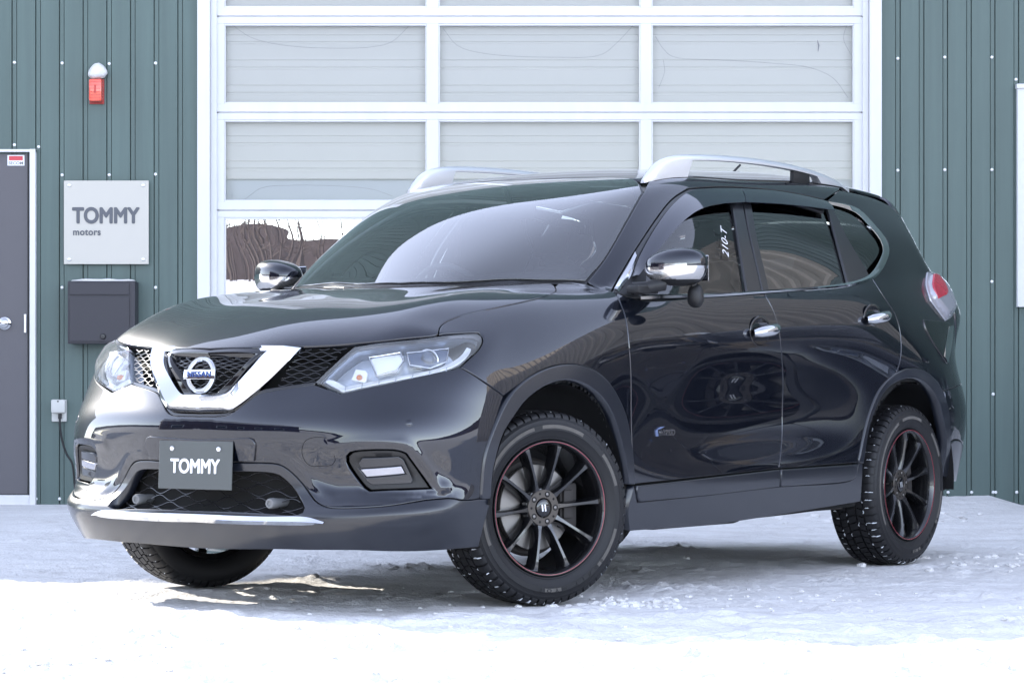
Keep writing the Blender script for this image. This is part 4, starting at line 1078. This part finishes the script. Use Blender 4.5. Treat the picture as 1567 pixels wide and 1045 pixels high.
for ch,Mx in LET:
    o=text_mesh(ch,.017,.0012,M['rubber'],'tyre_lettering',None,Mx@Matrix.Diagonal((1.5,1,1,1)),bold=.0004)
    n=len(vv); vv+=[v.co[:] for v in o.data.vertices]; ff+=[[i+n for i in p.vertices] for p in o.data.polygons]; bpy.data.objects.remove(o)
WP.append(('tyre_lettering',None,None,False)); lm=bpy.data.meshes.new('tyre_lettering'); lm.from_pydata(vv,[],ff); lm.materials.append(M['rubber']); WO.append(lm)
def add_wheel(x,y,side,steer,spin,rear=False):
    e=bpy.data.objects.new('wheel',None); e.empty_display_size=.1; link(e); e.parent=car
    e.location=(x,y,TR-.004); e.rotation_euler=(0,R(spin),R(steer)+(PI if side<0 else 0)); e.rotation_mode='XYZ'
    e.rotation_euler=(0,R(spin),R(steer)+(PI if side<0 else 0))
    for (n,_b,m,s),me in zip(WP,WO):
        if rear and n=='cap_emblem' and False: continue
        o=bpy.data.objects.new(n,me); link(o); o.parent=e
    b=MB(); b.lathe([(.055,.018),(.150,.018),(.152,.016),(.152,-.002),(.150,-.004),(.06,-.004)],64,'y'); b.lathe([(0,.03),(.05,.03),(.066,.018)],32,'y'); o=b.obj('brake_disc',M['disc'],e,True)
    b=MB(); b.box(-.165,-.09,-.03,.038,-.075,.085,.012); b.box(-.14,-.10,.03,.05,-.04,.06,.006); b.obj('brake_caliper',M['iron'],e,True); 
    b=MB(); b.lathe([(.0,-.02),(.165,-.02),(.175,-.03)],40,'y'); b.tube([(.02,-.03,.0),(.03,-.14,.02),(.0,-.2,.0)],.03,8); b.tube([(.0,-.06,.05),(.03,-.12,.3)],.025,8); b.obj('hub_carrier',M['iron'],e,True)
    return e
add_wheel(0,.772,1,-21.3,0); add_wheel(0,-.772,-1,-20,40)
add_wheel(-2.705,.772,1,0,9,True); add_wheel(-2.705,-.772,-1,0,20,True)

# ================================================================ the setting
WY=18.3
wx=lambda px,y=WY:(px-783.5)*y/FPX
wz=lambda py,y=WY:CAMH+(HOR-py)*y/FPX
# --- snow ground: one sheet, fine near the camera
M['snow']=mat('trodden_snow',(.78,.77,.76),.75,bump=(26,.6,.014))
def snow_mat():
    m=M['snow'];N,L=nodes(m);p=N['Principled BSDF']
    p.inputs['Subsurface Weight'].default_value=0; p.inputs['Specular IOR Level'].default_value=.25
    tc=N.new('ShaderNodeTexCoord')
    old=[n for n in N if n.type=='BUMP'][0]
    n2=N.new('ShaderNodeTexNoise'); n2.inputs['Scale'].default_value=95; n2.inputs['Detail'].default_value=4; L.new(tc.outputs['Object'],n2.inputs[0])
    b2=N.new('ShaderNodeBump'); b2.inputs['Strength'].default_value=.6; b2.inputs['Distance'].default_value=.008; L.new(n2.outputs[0],b2.inputs['Height']); L.new(old.outputs[0],b2.inputs['Normal']); L.new(b2.outputs[0],p.inputs['Normal'])
    # dirt trodden into the snow
    mp=N.new('ShaderNodeMapping'); mp.inputs['Scale'].default_value=(.55,1.7,1); mp.inputs['Rotation'].default_value=(0,0,.06); L.new(tc.outputs['Object'],mp.inputs[0])
    n3=N.new('ShaderNodeTexNoise'); n3.inputs['Scale'].default_value=3.2; n3.inputs['Detail'].default_value=12; n3.inputs['Roughness'].default_value=.78; L.new(mp.outputs[0],n3.inputs[0])
    r=N.new('ShaderNodeValToRGB'); r.color_ramp.elements[0].position=.36; r.color_ramp.elements[0].color=(.60,.585,.57,1); r.color_ramp.elements[1].position=.62; r.color_ramp.elements[1].color=(.76,.755,.75,1)
    e=r.color_ramp.elements.new(.50); e.color=(.70,.69,.68,1)
    L.new(n3.outputs[0],r.inputs[0]); L.new(r.outputs[0],p.inputs['Base Color'])
snow_mat()
def fbm(x,y,o=4,s=1.0):
    v=0;a=1;t=0
    for _ in range(o): v+=a*noise.noise(Vector((x*s,y*s,.37))); t+=a; a*=.5; s*=2.03
    return v/t
contacts=[(wheel[0]*1,wheel[1]) for wheel in ((0,.772),(0,-.772),(-2.705,.772),(-2.705,-.772))]
cw=[(CX-x*CS+y*CC,CY-x*CC-y*CS) for x,y in contacts]
def height(x,y,fine=True):
    h=.02*fbm(x*.5+3,y*.5,2)
    if fine:
        h+=.013*fbm(x*1.2,y*2.6,3)+.011*fbm(x*4+5,y*9,3)+.010*fbm(x*15,y*30+9,3)
        # ruts pressed by tyres, roughly along the yard
        u=y+.12*x+.05*math.sin(x*1.3); 
        t=math.sin(u*11)*math.sin(u*3.1+1)
        h+=.006*max(0,t)*(.5+.5*fbm(x*.8,y*.8+20,2)*2)
        if y<9.8:
            rg=fbm(x*1.7+.8*y+9,y*13,3)
            h+=.017*min(1,max(0,(rg-.0)/.05))*max(0,.45+1.5*fbm(x*5,y*4,2)); rg=fbm(x*6+2.5*y+39,y*17,3); h+=.012*min(1,max(0,(rg-.03)/.05))*max(0,.3+1.6*fbm(x*2+5,y*2,2))
        cr_=fbm(x*1.1+70,y*1.4+3,2)
        h+=.02*max(0,cr_+.12)*max(0,fbm(x*27,y*36+4,2)-.05)*(1.6 if y<9.5 else .8)
        # tread marked ruts across the yard
        for y0,sl,wd_ in ((7.15,.03,.11),(7.5,.06,.11),(7.85,.02,.12),(8.25,-.03,.12),(8.75,-.06,.1),(9.35,.10,.10),(12.4,.02,.12),(14.6,-.05,.12)):
            q=y-(y0+sl*x+.08*math.sin(x*.9+y0))
            if abs(q)<wd_*1.4:
                e=max(0,1-abs(q/wd_)**4); h-=.010*e; h+=e*.008*(math.sin((x+.6*abs(q))*2*math.pi/.055)>0)*(.6+fbm(x*1.5,y0,2)); h+=.008*math.exp(-((abs(q)-wd_*1.12)/.02)**2)*(.5+fbm(x*6,y*6,2))
        # chewed up lumps
        c=fbm(x*2.3+40,y*2.6+11,2)
        if c>.12: h+=.055*min(.25,c-.12)*abs(fbm(x*19,y*24,3))*3
        for (a,b_) in cw:
            d=math.hypot(x-a,y-b_)
            if d<.40: h*=min(1,max(0,(d-.14)/.26)); 
            h-=.006*math.exp(-(d/.2)**2)
            if .2<d<.55: h+=.010*math.exp(-((d-.36)/.09)**2)*(.5+abs(fbm(x*9,y*9,2))*1.5)
        # drift against the wall
        if y>17.2: h+=.09*((y-17.2)/1.1)**2*(.65+.8*fbm(x*1.1+7,y*.7,3))
    return h
def ground():
    xs=list(np.arange(-2.4,2.9,.018)); 
    ys=[6.1]
    while ys[-1]<18.35: ys.append(ys[-1]+.010+.0032*(ys[-1]-6.1))
    left=[-300,-90,-30,-12,-7,-5,-4,-3.3,-2.8,-2.55]; right=[3.0,3.2,3.6,4.2,5,7,12,30,90,300]
    X=left+xs+right; Y=[-600,-200,-60,-20,-5,1,3.5,5,5.6,5.9]+ys+[18.6,19.5,25,60,300]
    nx,ny=len(X),len(Y); V=[]
    for y in Y:
        for x in X:
            fine=(-2.6<x<3.1) and 5.7<y<18.4
            z=height(x,y,fine)
            if y<-25: z+=min(16.5,(-y-25)*.045)
            V.append((x,y,z))
    F=[(j*nx+i,j*nx+i+1,(j+1)*nx+i+1,(j+1)*nx+i) for j in range(ny-1) for i in range(nx-1)]
    o=obj('snow_ground',V,F,M['snow'],None,True); tag(o,kind='structure')
ground()
# loose lumps of snow
def lumps():
    r=random.Random(3); b=MB(); bm=bmesh.new(); bmesh.ops.create_icosphere(bm,subdivisions=2,radius=1); base=[v.co.copy() for v in bm.verts]; fs=[[v.index for v in f.verts] for f in bm.faces]; bm.free()
    def lump(x,y,s):
        k=r.random()*50; ph=r.random()*6; 
        z=height(x,y); V=[]
        for c in base:
            d=1+.45*noise.noise(c*1.7+Vector((k,0,0)))+.2*noise.noise(c*4+Vector((k,0,0))); q=c*s*d; V.append((x+q.x*math.cos(ph)*1.2-q.y*math.sin(ph),y+q.x*math.sin(ph)+q.y*math.cos(ph),z+q.z*.6+s*.15))
        b.add(V,fs)
    for _ in range(330):     # scattered
        x=r.uniform(-2.2,2.2);y=r.uniform(6.4,11); 
        if any(math.hypot(x-a,y-c)<.2 for a,c in cw): continue
        lump(x,y,r.choice([.004,.006,.008,.011]))
    for cx,cy,n,s,sp in ((-1.35,8.0,90,.016,.22),(-1.15,8.6,50,.013,.18),(-1.6,7.7,60,.02,.2),(.42,10.1,60,.018,.14),(.75,10.4,50,.012,.3),(-.75,8.9,30,.009,.2),(1.95,12.8,30,.02,.35),(2.3,12.2,30,.018,.35),(-1.9,17.2,60,.03,.4),(2.2,16.5,40,.03,.5),(.2,7.0,25,.008,.4)):
        for _ in range(n): lump(cx+r.gauss(0,sp),cy+r.gauss(0,sp*.6),s*r.uniform(.3,1))
    o=b.obj('loose_snow',M['snow'],None,True); tag(o,'loose crumbs and lumps of snow scattered over the trodden yard','snow lumps',kind='stuff')
lumps()
# --- building
M['wall']=mat('green_grey_steel_cladding',(.080,.122,.112),.45,.0,bump=(3,.08,.004),var=(1.3,.06))
def streaks(m,sc,lo,hi):
    N,L=nodes(m);p=N['Principled BSDF']; tc=N.new('ShaderNodeTexCoord'); mp=N.new('ShaderNodeMapping'); mp.inputs['Scale'].default_value=sc; L.new(tc.outputs['Object'],mp.inputs[0])
    n=N.new('ShaderNodeTexNoise'); n.inputs['Scale'].default_value=1; n.inputs['Detail'].default_value=8; n.inputs['Roughness'].default_value=.65; L.new(mp.outputs[0],n.inputs[0])
    r=N.new('ShaderNodeMapRange'); r.inputs[1].default_value=.3; r.inputs[2].default_value=.7; r.inputs[3].default_value=lo; r.inputs[4].default_value=hi; L.new(n.outputs[0],r.inputs[0])
    old=p.inputs['Base Color'].links[0].from_socket; hv=N.new('ShaderNodeHueSaturation'); L.new(old,hv.inputs['Color']); L.new(r.outputs[0],hv.inputs['Value']); L.new(hv.outputs[0],p.inputs['Base Color'])
streaks(M['wall'],(9,9,.35),.86,1.14)
M['wframe']=mat('white_door_frame',(.70,.70,.71),.4,var=(2,.03)); streaks(M['wframe'],(5,5,1.2),.93,1.03)
M['pane']=glass('clear_plastic_pane',(.93,.94,.95),1.5)
M['mirrorpane']=glass('coated_plastic_pane',(.5,.5,.5),1.6,gloss=(.93,.93,.96),boost=1.2,fmin=.62,wave=(.9,.12,.03,(1,1,1.6)))
M['screw']=mat('pale_screw_head',(.85,.86,.86),.35,.1)
bld=thing('garage_building','green-grey ribbed metal garage building with a wide white glazed door','building',(0,WY,0))
HB=8.5
def siding(x0,x1,first,pitch,name='wall_cladding',zb=-.12,zt=None):
    """ribbed sheet; grooves 29 mm wide and 16 mm deep at first+k*pitch"""
    pts=[(x0,0)]
    g=first
    while g<x0: g+=pitch
    while g<x1-.02:
        k_=[(-.0185,-.001),(-.0175,0),(-.0172,.022),(-.0115,.022),(-.0112,.004),(.0125,.004),(.0128,.022),(.0160,.022),(.0163,0),(.0173,-.001)]
        if x0>0: k_=[(-a_,c_) for a_,c_ in reversed(k_)]
        pts+= [(g+a_,c_) for a_,c_ in k_]; g+=pitch
    pts.append((x1,0))
    V=[];F=[]
    for z in (zb,zt or HB):
        for x,y in pts: V.append((x,y,z))
    n=len(pts)
    for i in range(n-1): F.append((i,i+1,n+i+1,n+i))
    return obj(name,V,F,M['wall'],bld)
PT=36.25*WY/FPX
xl=wx(303);xr=wx(1348)
siding(-14,-6.9,wx(22)-PT*80,PT,zt=4.95); siding(-6.9,xl,wx(22)-PT*80,PT); siding(xr,44,wx(1374),PT)
b=MB(); b.box(-14,-6.9,.03,7.5,4.95,5.0); b.obj('roof',M['wall'],bld); b=MB(); b.box(-6.9,44,.03,7.5,HB,HB+.2); b.obj('roof',M['wall'],bld)
siding(xl,xr,wx(22)-PT*80,PT,zb=wz(-418))
b=MB(); b.box(-14,-13.9,.05,7,-.1,4.95); b.box(-6.9,-6.8,.05,7,4.95,HB); b.box(-14,16,7.2,7.3,-.1,4.95); b.obj('wall',M['wall'],bld)
b=MB(); b.box(-13.8,-6.9,.06,.12,-.1,4.9); b.box(-6.88,xl,.06,.12,-.1,HB-.01); b.box(xr,15.8,.06,.12,-.1,HB-.01); b.obj('inner_wall',M['white'],bld)
scr=[(22,96),(95,97),(167,98),(238,97),(22,222),(59,225),(95,268),(167,268),(238,267),(95,440),(238,440),(55,763),(91,763),
 (1374,90),(1446,88),(1518,88),(1555,122),(1374,261),(1446,260),(1518,260),(1518,431),(1447,432),(1447,603),(1520,603),(1451,753),(1487,753),(1524,753),(1556,753),(1520,753)]
bs=MB(); bs.lathe([(.0,-.008),(.006,-.0075),(.009,-.005),(.0105,0),(.0105,.003)],14,'y')
so_=None
for px,py in scr:
    if so_ is None: so_=bs.obj('screw',M['screw'],bld,True); o=so_
    else: o=so_.copy(); link(o); o.parent=bld
    gap=.003
    o.location=(wx(px),gap,wz(py))
# garage door jambs
for a_,c_ in ((xl,wx(322)),(wx(1330),xr)): b=MB(); b.box(a_,c_,-.05,.25,-.1,wz(-418)-.01,.004); b.obj('door_jamb',M['wframe'],bld)
for a_,c_ in ((wx(322)+.002,wx(331)),(wx(1321.5),wx(1330)-.002)): b=MB(); b.box(a_,c_,.02,.25,-.1,wz(-418)-.01); b.obj('door_track',M['wframe'],bld)
M['joint']=mat('rubber_joint',(.16,.16,.18),.7)
b=MB(); b.box(wx(320),wx(322)+.001,-.03,.2,-.1,wz(-418)-.01); b.box(wx(1330)-.001,wx(1332),-.03,.2,-.1,wz(-418)-.01); 
gd=bpy.data.objects.new('garage_door',None); link(gd); gd.parent=bld; gd.location=(0,.06,0); tag(gd,'white sectional garage door with long clear panes')
seams=[-418,-270,-122,25.5,172.5,322,471,620,778]
for k,(t,bt) in enumerate(zip(seams,seams[1:])):
    z1=wz(t,WY+.06)-.004;z0=wz(bt,WY+.06)+.004
    X=lambda px:wx(px,WY+.06)
    pt=z1-(13.0)*.00413;pb=z0+15*.00413
    b=MB(); x0,x1=X(332),X(1320.5)
    px=[(345,651),(673,978),(999,1305)]
    def frame(b,x0,x1,z0,z1,y0,y1,bev=.003): b.box(x0,x1,y0,y1,z0,z1,bev)
    frame(b,x0,x1,pt+.012,z1,0,.045); frame(b,x0,x1,z0,pb-.012,0,.045)
    xs=[x0]+[X(v) for p in px for v in p]+[x1]
    for a,c in ((xs[0],xs[1]-.008),(xs[2]+.008,xs[3]-.008),(xs[4]+.008,xs[5]-.008),(xs[6]+.008,xs[7])):
        b.box(a+.0005,c-.0005,.001,.044,pb-.0121,pt+.0121)
    sct=b.obj('door_section',M['wframe'],gd)
    b=MB(); b.box(x0+.01,x1-.01,.012,.04,z0-.006,z0+.002)
    for i,(a,c) in enumerate(px):
        # slim bead round the pane
        xa,xc=X(a),X(c)
        for q in ((xa-.008,xc+.008,pt,pt+.012),(xa-.008,xc+.008,pb-.012,pb),(xa-.008,xa,pb,pt),(xc,xc+.008,pb,pt)): b.box(q[0],q[1],.006,.04,q[2],q[3],.002)
    bo=b.obj('pane_bead',M['wframe'],sct)
    for i,(a,c) in enumerate(px):
        V=[];F=[];n=24;m=8;xa,xc=X(a)+.0,X(c)-.0
        for i2 in range(n+1):
            for j in range(m+1):
                u=i2/n;v=j/m; V.append((xa+(xc-xa)*u,.028,pb+(pt-pb)*v))
        for i2 in range(n):
            for j in range(m): p=i2*(m+1)+j; F.append((p,p+m+1,p+m+2,p+1))
        obj('window_pane',V,F,M['pane'] if t<322 else M['mirrorpane'],sct,True)
    # seam line
b=MB()
for s_ in seams[1:-1]:
    b.box(wx(322),wx(1330),.10,.106,wz(s_)-.012,wz(s_)+.012)
b.obj('seam_seal',M['joint'],gd)
def arc(k,pts):
    b=MB(); b.tube(crspline([(wx(x,WY+.08),.022,wz(y,WY+.08)) for x,y in pts],8),.0009,5); b.obj('pane_crack',M['crack'],gd)
M['crack']=mat('pane_crack_line',(.22,.22,.24),.6)
for i,p in enumerate([[(358,41),(385,58),(430,69),(500,74),(570,72),(600,64),(625,41)],[(678,44),(700,70),(740,82),(850,88),(920,84),(945,65),(970,38)],[(1003,56),(1015,75),(1030,87),(1100,92),(1180,97),(1240,104),(1275,120),(1298,150)],[(1296,38),(1291,60),(1302,84)],[(375,305),(400,288),(440,284),(520,285),(570,290),(600,300)],[(1015,92),(1017,110),(1008,135)]]): arc(i,p)
b=MB(); b.tube([(wx(1253),.02,wz(60)),(wx(1255),.02,wz(68)),(wx(1254),.02,wz(77))],[.002,.005,.002],6); b.obj('pane_chip',M['crack'],gd)
# hanging blind behind the upper panes
M['blind']=mat('white_ribbed_blind',(.55,.535,.51),.6,var=(.8,.03))
V=[];F=[];prof=[];z=wz(275,WY+.2)
while z<4.85:
    for dz,dy in ((0,0),(.052,0),(.056,.006),(.066,.006),(.070,0),(.108,0),(.111,.004),(.116,0)): prof.append((dy,z+dz))
    z+=.16
for x in (wx(334,WY+.5),wx(1325,WY+.5)):
    for dy,zz in prof: V.append((x,.14+dy,zz))
n=len(prof)
for i in range(n-1): F.append((i,n+i,n+i+1,i+1))
obj('ribbed_blind',V,F,M['blind'],bld)
b=MB(); b.box(wx(334,WY+.2),wx(1325,WY+.2),.17,.18,wz(312,WY+.2),wz(275.5,WY+.2)); b.obj('added_pale_panel',mat('pale_blue_grey_panel',(.43,.46,.50),.6),bld)  # added pale panel, a brighter stand-in for the dim inner wall below the blind
b=MB(); b.box(wx(330,19),wx(1330,19),.9,.95,-.1,3.2); b.obj('inner_partition',mat('pale_inner_wall',(.60,.63,.66),.6),bld)
b=MB(); b.box(xl-.1,xr+.1,.12,7,-.06,-.01); b.obj('inner_floor',M['joint'],bld)
# narrow white drain pipe/sign edge on the right
x0=wx(1555); b=MB(); b.box(x0,x0+.55,-.05,.0,wz(470),wz(132),.004); b.box(x0-.006,x0+.56,-.065,.0,wz(137),wz(130),.003); fw=b.obj('window_casing',M['wframe'],bld)
b=MB(); b.box(x0+.06,x0+.5,-.056,-.049,wz(462),wz(146)); b.obj('shutter_slats',M['silver'],fw)
# entrance door
M['edoor']=mat('grey_entrance_door',(.095,.09,.10),.45,var=(6,.05),bump=(120,.08,.001))
ed=bpy.data.objects.new('entrance_door',None); link(ed); ed.parent=bld; ed['label']='grey steel door in a white frame'
b=MB(); z1=wz(236);x1=wx(43); b.box(x1-1.0,x1,-.012,.03,wz(756),z1,.003); b.obj('door_leaf',M['edoor'],ed)
b=MB(); b.box(x1+.004,wx(46.5),-.02,.03,wz(760),wz(233)); b.obj('door_gasket',M['black'],ed)
b=MB(); b.box(wx(47),wx(56),-.045,.03,-.1,wz(229),.003); b.box(x1-1.0,wx(56),-.0455,.03,wz(233.5),wz(229.5),.001); b.obj('door_frame',M['wframe'],ed)
b=MB(); b.box(x1-1.0,wx(46.5),-.03,.03,-.1,wz(757),.002); b.obj('door_sill',M['wframe'],ed)
b=MB(); b.lathe([(0,-.075),(.02,-.074),(.030,-.066),(.032,-.055),(.022,-.045),(.018,-.03),(.040,-.022),(.044,-.014),(.044,-.01)],28,'y',(wx(8),0,wz(495))); b.obj('door_knob',M['chrome'],ed,True)
b=MB(); b.tube([(wx(39.5),-.022,wz(509)),(wx(39.5),-.022,wz(481))],.009,10); b.obj('hinge',M['silver'],ed,True)
st=MB(); st.box(wx(12),wx(38),-.0155,-.0125,wz(254),wz(238)); sk=st.obj('security_sticker',M['white'],ed)
st=MB(); st.box(wx(14.5),wx(35.5),-.0175,-.0158,wz(246),wz(239.5)); st.obj('sticker_band',M['stickred'] if 'stickred' in M else mat('sticker_red',(.6,.06,.08),.5),sk)
text_mesh('SECOM',.026,.0005,mat('grey_print',(.2,.2,.22),.5),'sticker_lettering',sk,fr((wx(25),-.0162,wz(250.4)),(1.1,0,0),(0,0,1),(0,-1,0)),bold=.0004)
# --- things on the wall
def plate_sign():
    o=thing('wall_sign','square pale metal sign reading TOMMY motors, screwed to the ribbed wall','sign',(wx(164),WY-.035,wz(341)))
    b=MB(); b.box(-.266,.266,-.006,.006,-.262,.262,.0015); b.obj('sign_plate',mat('brushed_pale_metal',(.48,.46,.42),.42,.25,bump=(40,.04,.001)),o)
    dk=mat('grey_sign_letters',(.10,.105,.12),.5)
    text_mesh('TOMMY',.135,.004,dk,'lettering',o,fr((-.003,-.008,.038),(.86,0,0),(0,0,1),(0,-1,0)),fat=.0055)
    text_mesh('motors',.058,.003,dk,'lettering',o,fr((-.122,-.008,-.062),(.95,0,0),(0,0,1),(0,-1,0)),fat=.0018,spacing=1.08)
    for sx in (-1,1):
        for sz in (-1,1):
            b=MB(); b.lathe([(0,-.016),(.007,-.0155),(.011,-.012),(.012,-.006)],20,'y',(.232*sx,0,.232*sz)); b.obj('sign_bolt',M['silver'],o,True)
            b=MB(); b.lathe([(.01,.0),(.01,.03)],12,'y',(.232*sx,0,.232*sz)); b.obj('sign_spacer',M['silver'],o,True)
plate_sign()
def mailbox():
    o=thing('mailbox','dark grey metal mailbox with a slot flap and small dial lock','mailbox',(wx(161),WY-.0,wz(479)))
    mm=mat('dark_grey_powder_coat',(.032,.030,.038),.5,bump=(250,.15,.0008)); w2=.21;h=.195
    b=MB(); b.box(-w2,w2,-.17,-.002,-h,h,.006); b.obj('box_body',mm,o)
    b=MB(); b.box(-w2+.012,w2-.035,-.178,-.1705,h-.085,h-.012,.003); b.obj('slot_flap',mm,o)
    b=MB(); b.box(-w2+.012,w2-.035,-.178,-.1705,-h+.014,h-.097,.003); b.obj('front_door',mm,o)
    b=MB(); b.lathe([(0,-.196),(.014,-.195),(.017,-.19),(.018,-.178)],24,'y',(.012,0,-.150)); b.obj('dial_lock',mat('dial_black',(.02,.02,.022),.3),o,True)
    V,F=sell((0,-.085,h+.004),(w2*.96,.08,.011),3,n=40,m=8,f=lambda p:[p[0],p[1],p[2]*(1+.3*math.sin(9*p[0])) if p[2]>0 else p[2]])
    sn=obj('snow_cap',V,F,M['snow'],None,True,loc=None); sn.location=o.location; tag(sn,'thin line of snow lying on top of the dark mailbox','snow')
mailbox()
def beacon():
    o=thing('alarm_beacon','small red alarm lamp on the ribbed wall with a cap of snow','alarm lamp',(wx(148.5),WY-.0,wz(140)))
    m=glass('beacon_red_lens',(.95,.10,.07),1.5); 
    red=mat('red_translucent_lens',(.95,.11,.06),.18,0,.8); red.node_tree.nodes['Principled BSDF'].inputs['Transmission Weight'].default_value=.15
    b=MB(); b.box(-.046,.046,-.012,.016,-.082,.075,.004); b.obj('back_plate',mat('red_housing',(.35,.03,.025),.4),o)
    b=MB(); b.box(-.040,.040,-.085,-.0125,-.070,.070,.012); b.obj('lamp_lens',red,o,True)
    b=MB(); 
    for z in (-.05,-.03,-.01,.01,.03,.05): b.box(-.0405,.0405,-.0858,-.02,z-.0015,z+.0015)
    b.box(-.006,.006,-.088,-.085,-.02,.03); b.obj('lens_rib',mat('red_rib',(.5,.03,.02),.3),o)
    V,F=sell((0,0,0),(.060,.055,.066),2.0,n=24,m=14,f=lambda p:[p[0]+.15*p[2],p[1],p[2]*(.55 if p[2]<0 else 1-.35*max(0,p[0]))])
    V=[(x+.004*noise.noise(Vector((x*60,y*60,z*60))),y,z+.006*noise.noise(Vector((x*40,y*40,z*40)))) for x,y,z in V]
    sn=obj('snow_cap',V,F,M['snow'],None,True); sn.location=(wx(151),WY-.045,wz(114)); tag(sn,'rounded cap of snow sitting on the red alarm lamp','snow')
beacon()
def outlet():
    o=thing('power_outlet','small pale weatherproof outlet box on the wall with a plug in it','outlet',(wx(91.5),WY,wz(628)))
    cr=mat('aged_cream_plastic',(.55,.55,.52),.45)
    b=MB(); b.box(-.047,.047,-.03,-.001,-.070,.068,.006); b.obj('outlet_base',cr,o)
    b=MB(); b.box(-.045,.045,-.075,-.031,-.014,.070,.012); b.obj('rain_cover',cr,o,True)
    b=MB(); b.lathe([(0,-.079),(.005,-.078),(.005,-.075)],12,'y',(0,0,.058)); b.obj('cover_screw',M['black'],o)
    b=MB(); b.box(-.002,.018,-.058,-.031,-.052,-.02,.004); 
    o2=b.obj('cable_plug',M['black'],None); o2.location=o.location
    P=crspline([(.008,-.05,-.04),(.01,-.058,-.09),(.022,-.055,-.18),(.05,-.05,-.27),(.085,-.05,-.33),(.10,-.05,-.45),(.11,-.055,-.55)],8); b=MB(); b.tube(P,.0065,8)
    e=thing('power_cable','black cable plugged into the wall outlet and hanging down','cable',tuple(o.location)); o2.parent=e; o2.location=(0,0,0); b.obj('cable',M['black'],e,True)
outlet()
# --- what stands behind and beside the photographer (seen only as reflections)
def woods():
    r=random.Random(9); b=MB()
    for k in range(1500):
        x=r.uniform(-420,420); y=-r.uniform(375,430)-abs(x)*.0; z=16; h=r.uniform(6,10.5); w_=r.uniform(.15,.35)
        b.tube([(x,y,z-1),(x+r.uniform(-.4,.4),y,z+h)],[w_,.05],4,caps=False)
        for _ in range(9):
            t=r.uniform(.25,.95); a=r.uniform(-1,1)*2.2; b.tube([(x,y,z+h*t),(x+a*(1.2-t),y+r.uniform(-1,1),z+h*t+abs(a)*.9)],[.10,.03],3,caps=False)
    tag(b.obj('bare_wood',mat('bare_bark',(.055,.042,.04),.9),None),'dark bare wood on the far snowy slope','wood',kind='stuff')
woods()
M['ridge']=mat('wooded_ridge_brown',(.040,.030,.031),.95,bump=(.3,1,1),var=(.25,.5))
V=[];F=[];n=260
for i in range(n+1):
    a=R(-205+230*i/n); rad=432; cx_,sx_=math.cos(a),math.sin(a)
    side=1+2.6*max(0,abs(math.cos(a))-.35)
    h=(9.0+1.2*fbm(i*.11,3,3)+1.0*fbm(i*.6,8,2))*side
    V+= [(rad*cx_,rad*sx_,12.5),((rad+4)*cx_,(rad+4)*sx_,16+h),((rad+60)*cx_,(rad+60)*sx_,10+h)]
for i in range(n):
    for j in (0,1): a=3*i+j; F.append((a,a+1,a+4,a+3))
V+= [(300*math.cos(R(t)),300*math.sin(R(t)),0) for t in (-205,)]
o=obj('wooded_ridge',V,F,M['ridge'],None,True); tag(o,kind='structure')
V=[];F=[]
for i in range(n+1):
    a=R(-205+230*i/n); V+= [(60*math.cos(a),60*math.sin(a),-.3),(436*math.cos(a),436*math.sin(a),17)]
for i in range(n): F.append((2*i,2*i+1,2*i+3,2*i+2))
o=obj('snow_slope',V,F,M['snow'],None,True); tag(o,kind='structure')

# a pale ribbed building beyond the right edge, and a second dark car: both only mirrored in the paint
pb=thing('ribbed_shed','beige ribbed metal shed beyond the right edge of the yard','building',(10.2,14.5,0))
V=[];F=[]
k=0;y=-5.0
while y<3.3:
    for dy,dx in ((0,0),(.10,0),(.13,-.04),(.20,-.04)): V+= [(dx,y+dy,-.2),(dx,y+dy,4.6+.25*(y+5))]
    y+=.23
n=len(V)//2
F=[(2*i,2*i+2,2*i+3,2*i+1) for i in range(n-1)]
obj('shed_wall',V,F,mat('beige_steel',(.62,.55,.47),.5),pb)
b=MB(); b.box(.1,6,-5,3.2,-.1,4.5); b.obj('shed_body',mat('beige_side',(.5,.46,.4),.6),pb)
def tree_copy(o,parent=None):
    c=o.copy(); link(c); c.parent=parent
    for ch in list(o.children): tree_copy(ch,c)
    return c
c2=tree_copy(car); c2.location=(4.35,13.8,0); c2.rotation_euler=(0,0,R(180)); c2['label']='second dark car parked out of frame to the right'

# unseen house added on the left to darken the bonnet and front corner reflections
nh=thing('added_dark_house','dark red-brown house with a snow covered roof, added unseen left of the yard to darken reflections','house',(-27,-2,0))
b=MB(); b.box(-4,4,-11,11,-.2,6.2); b.obj('wall',mat('dark_red_brown_boards',(.06,.03,.03),.7,var=(.5,.5)),nh)
b=MB(); b.add([(-4.6,-11.5,6),(4.6,-11.5,6),(0,-11.5,9),(-4.6,11.5,6),(4.6,11.5,6),(0,11.5,9)],[(0,1,2),(3,5,4),(0,3,4,1),(1,4,5,2),(0,2,5,3)]); b.obj('roof',M['snow'],nh)
for y in (-8,-4,0,4,8):
    b=MB(); b.box(4.001,4.06,y-.8,y+.8,1.2,3.0,.01); f=b.obj('window',M['wframe'],nh); b=MB(); b.box(4.065,4.07,y-.7,y+.7,1.3,2.9); b.obj('pane',M['blackgloss'],f)
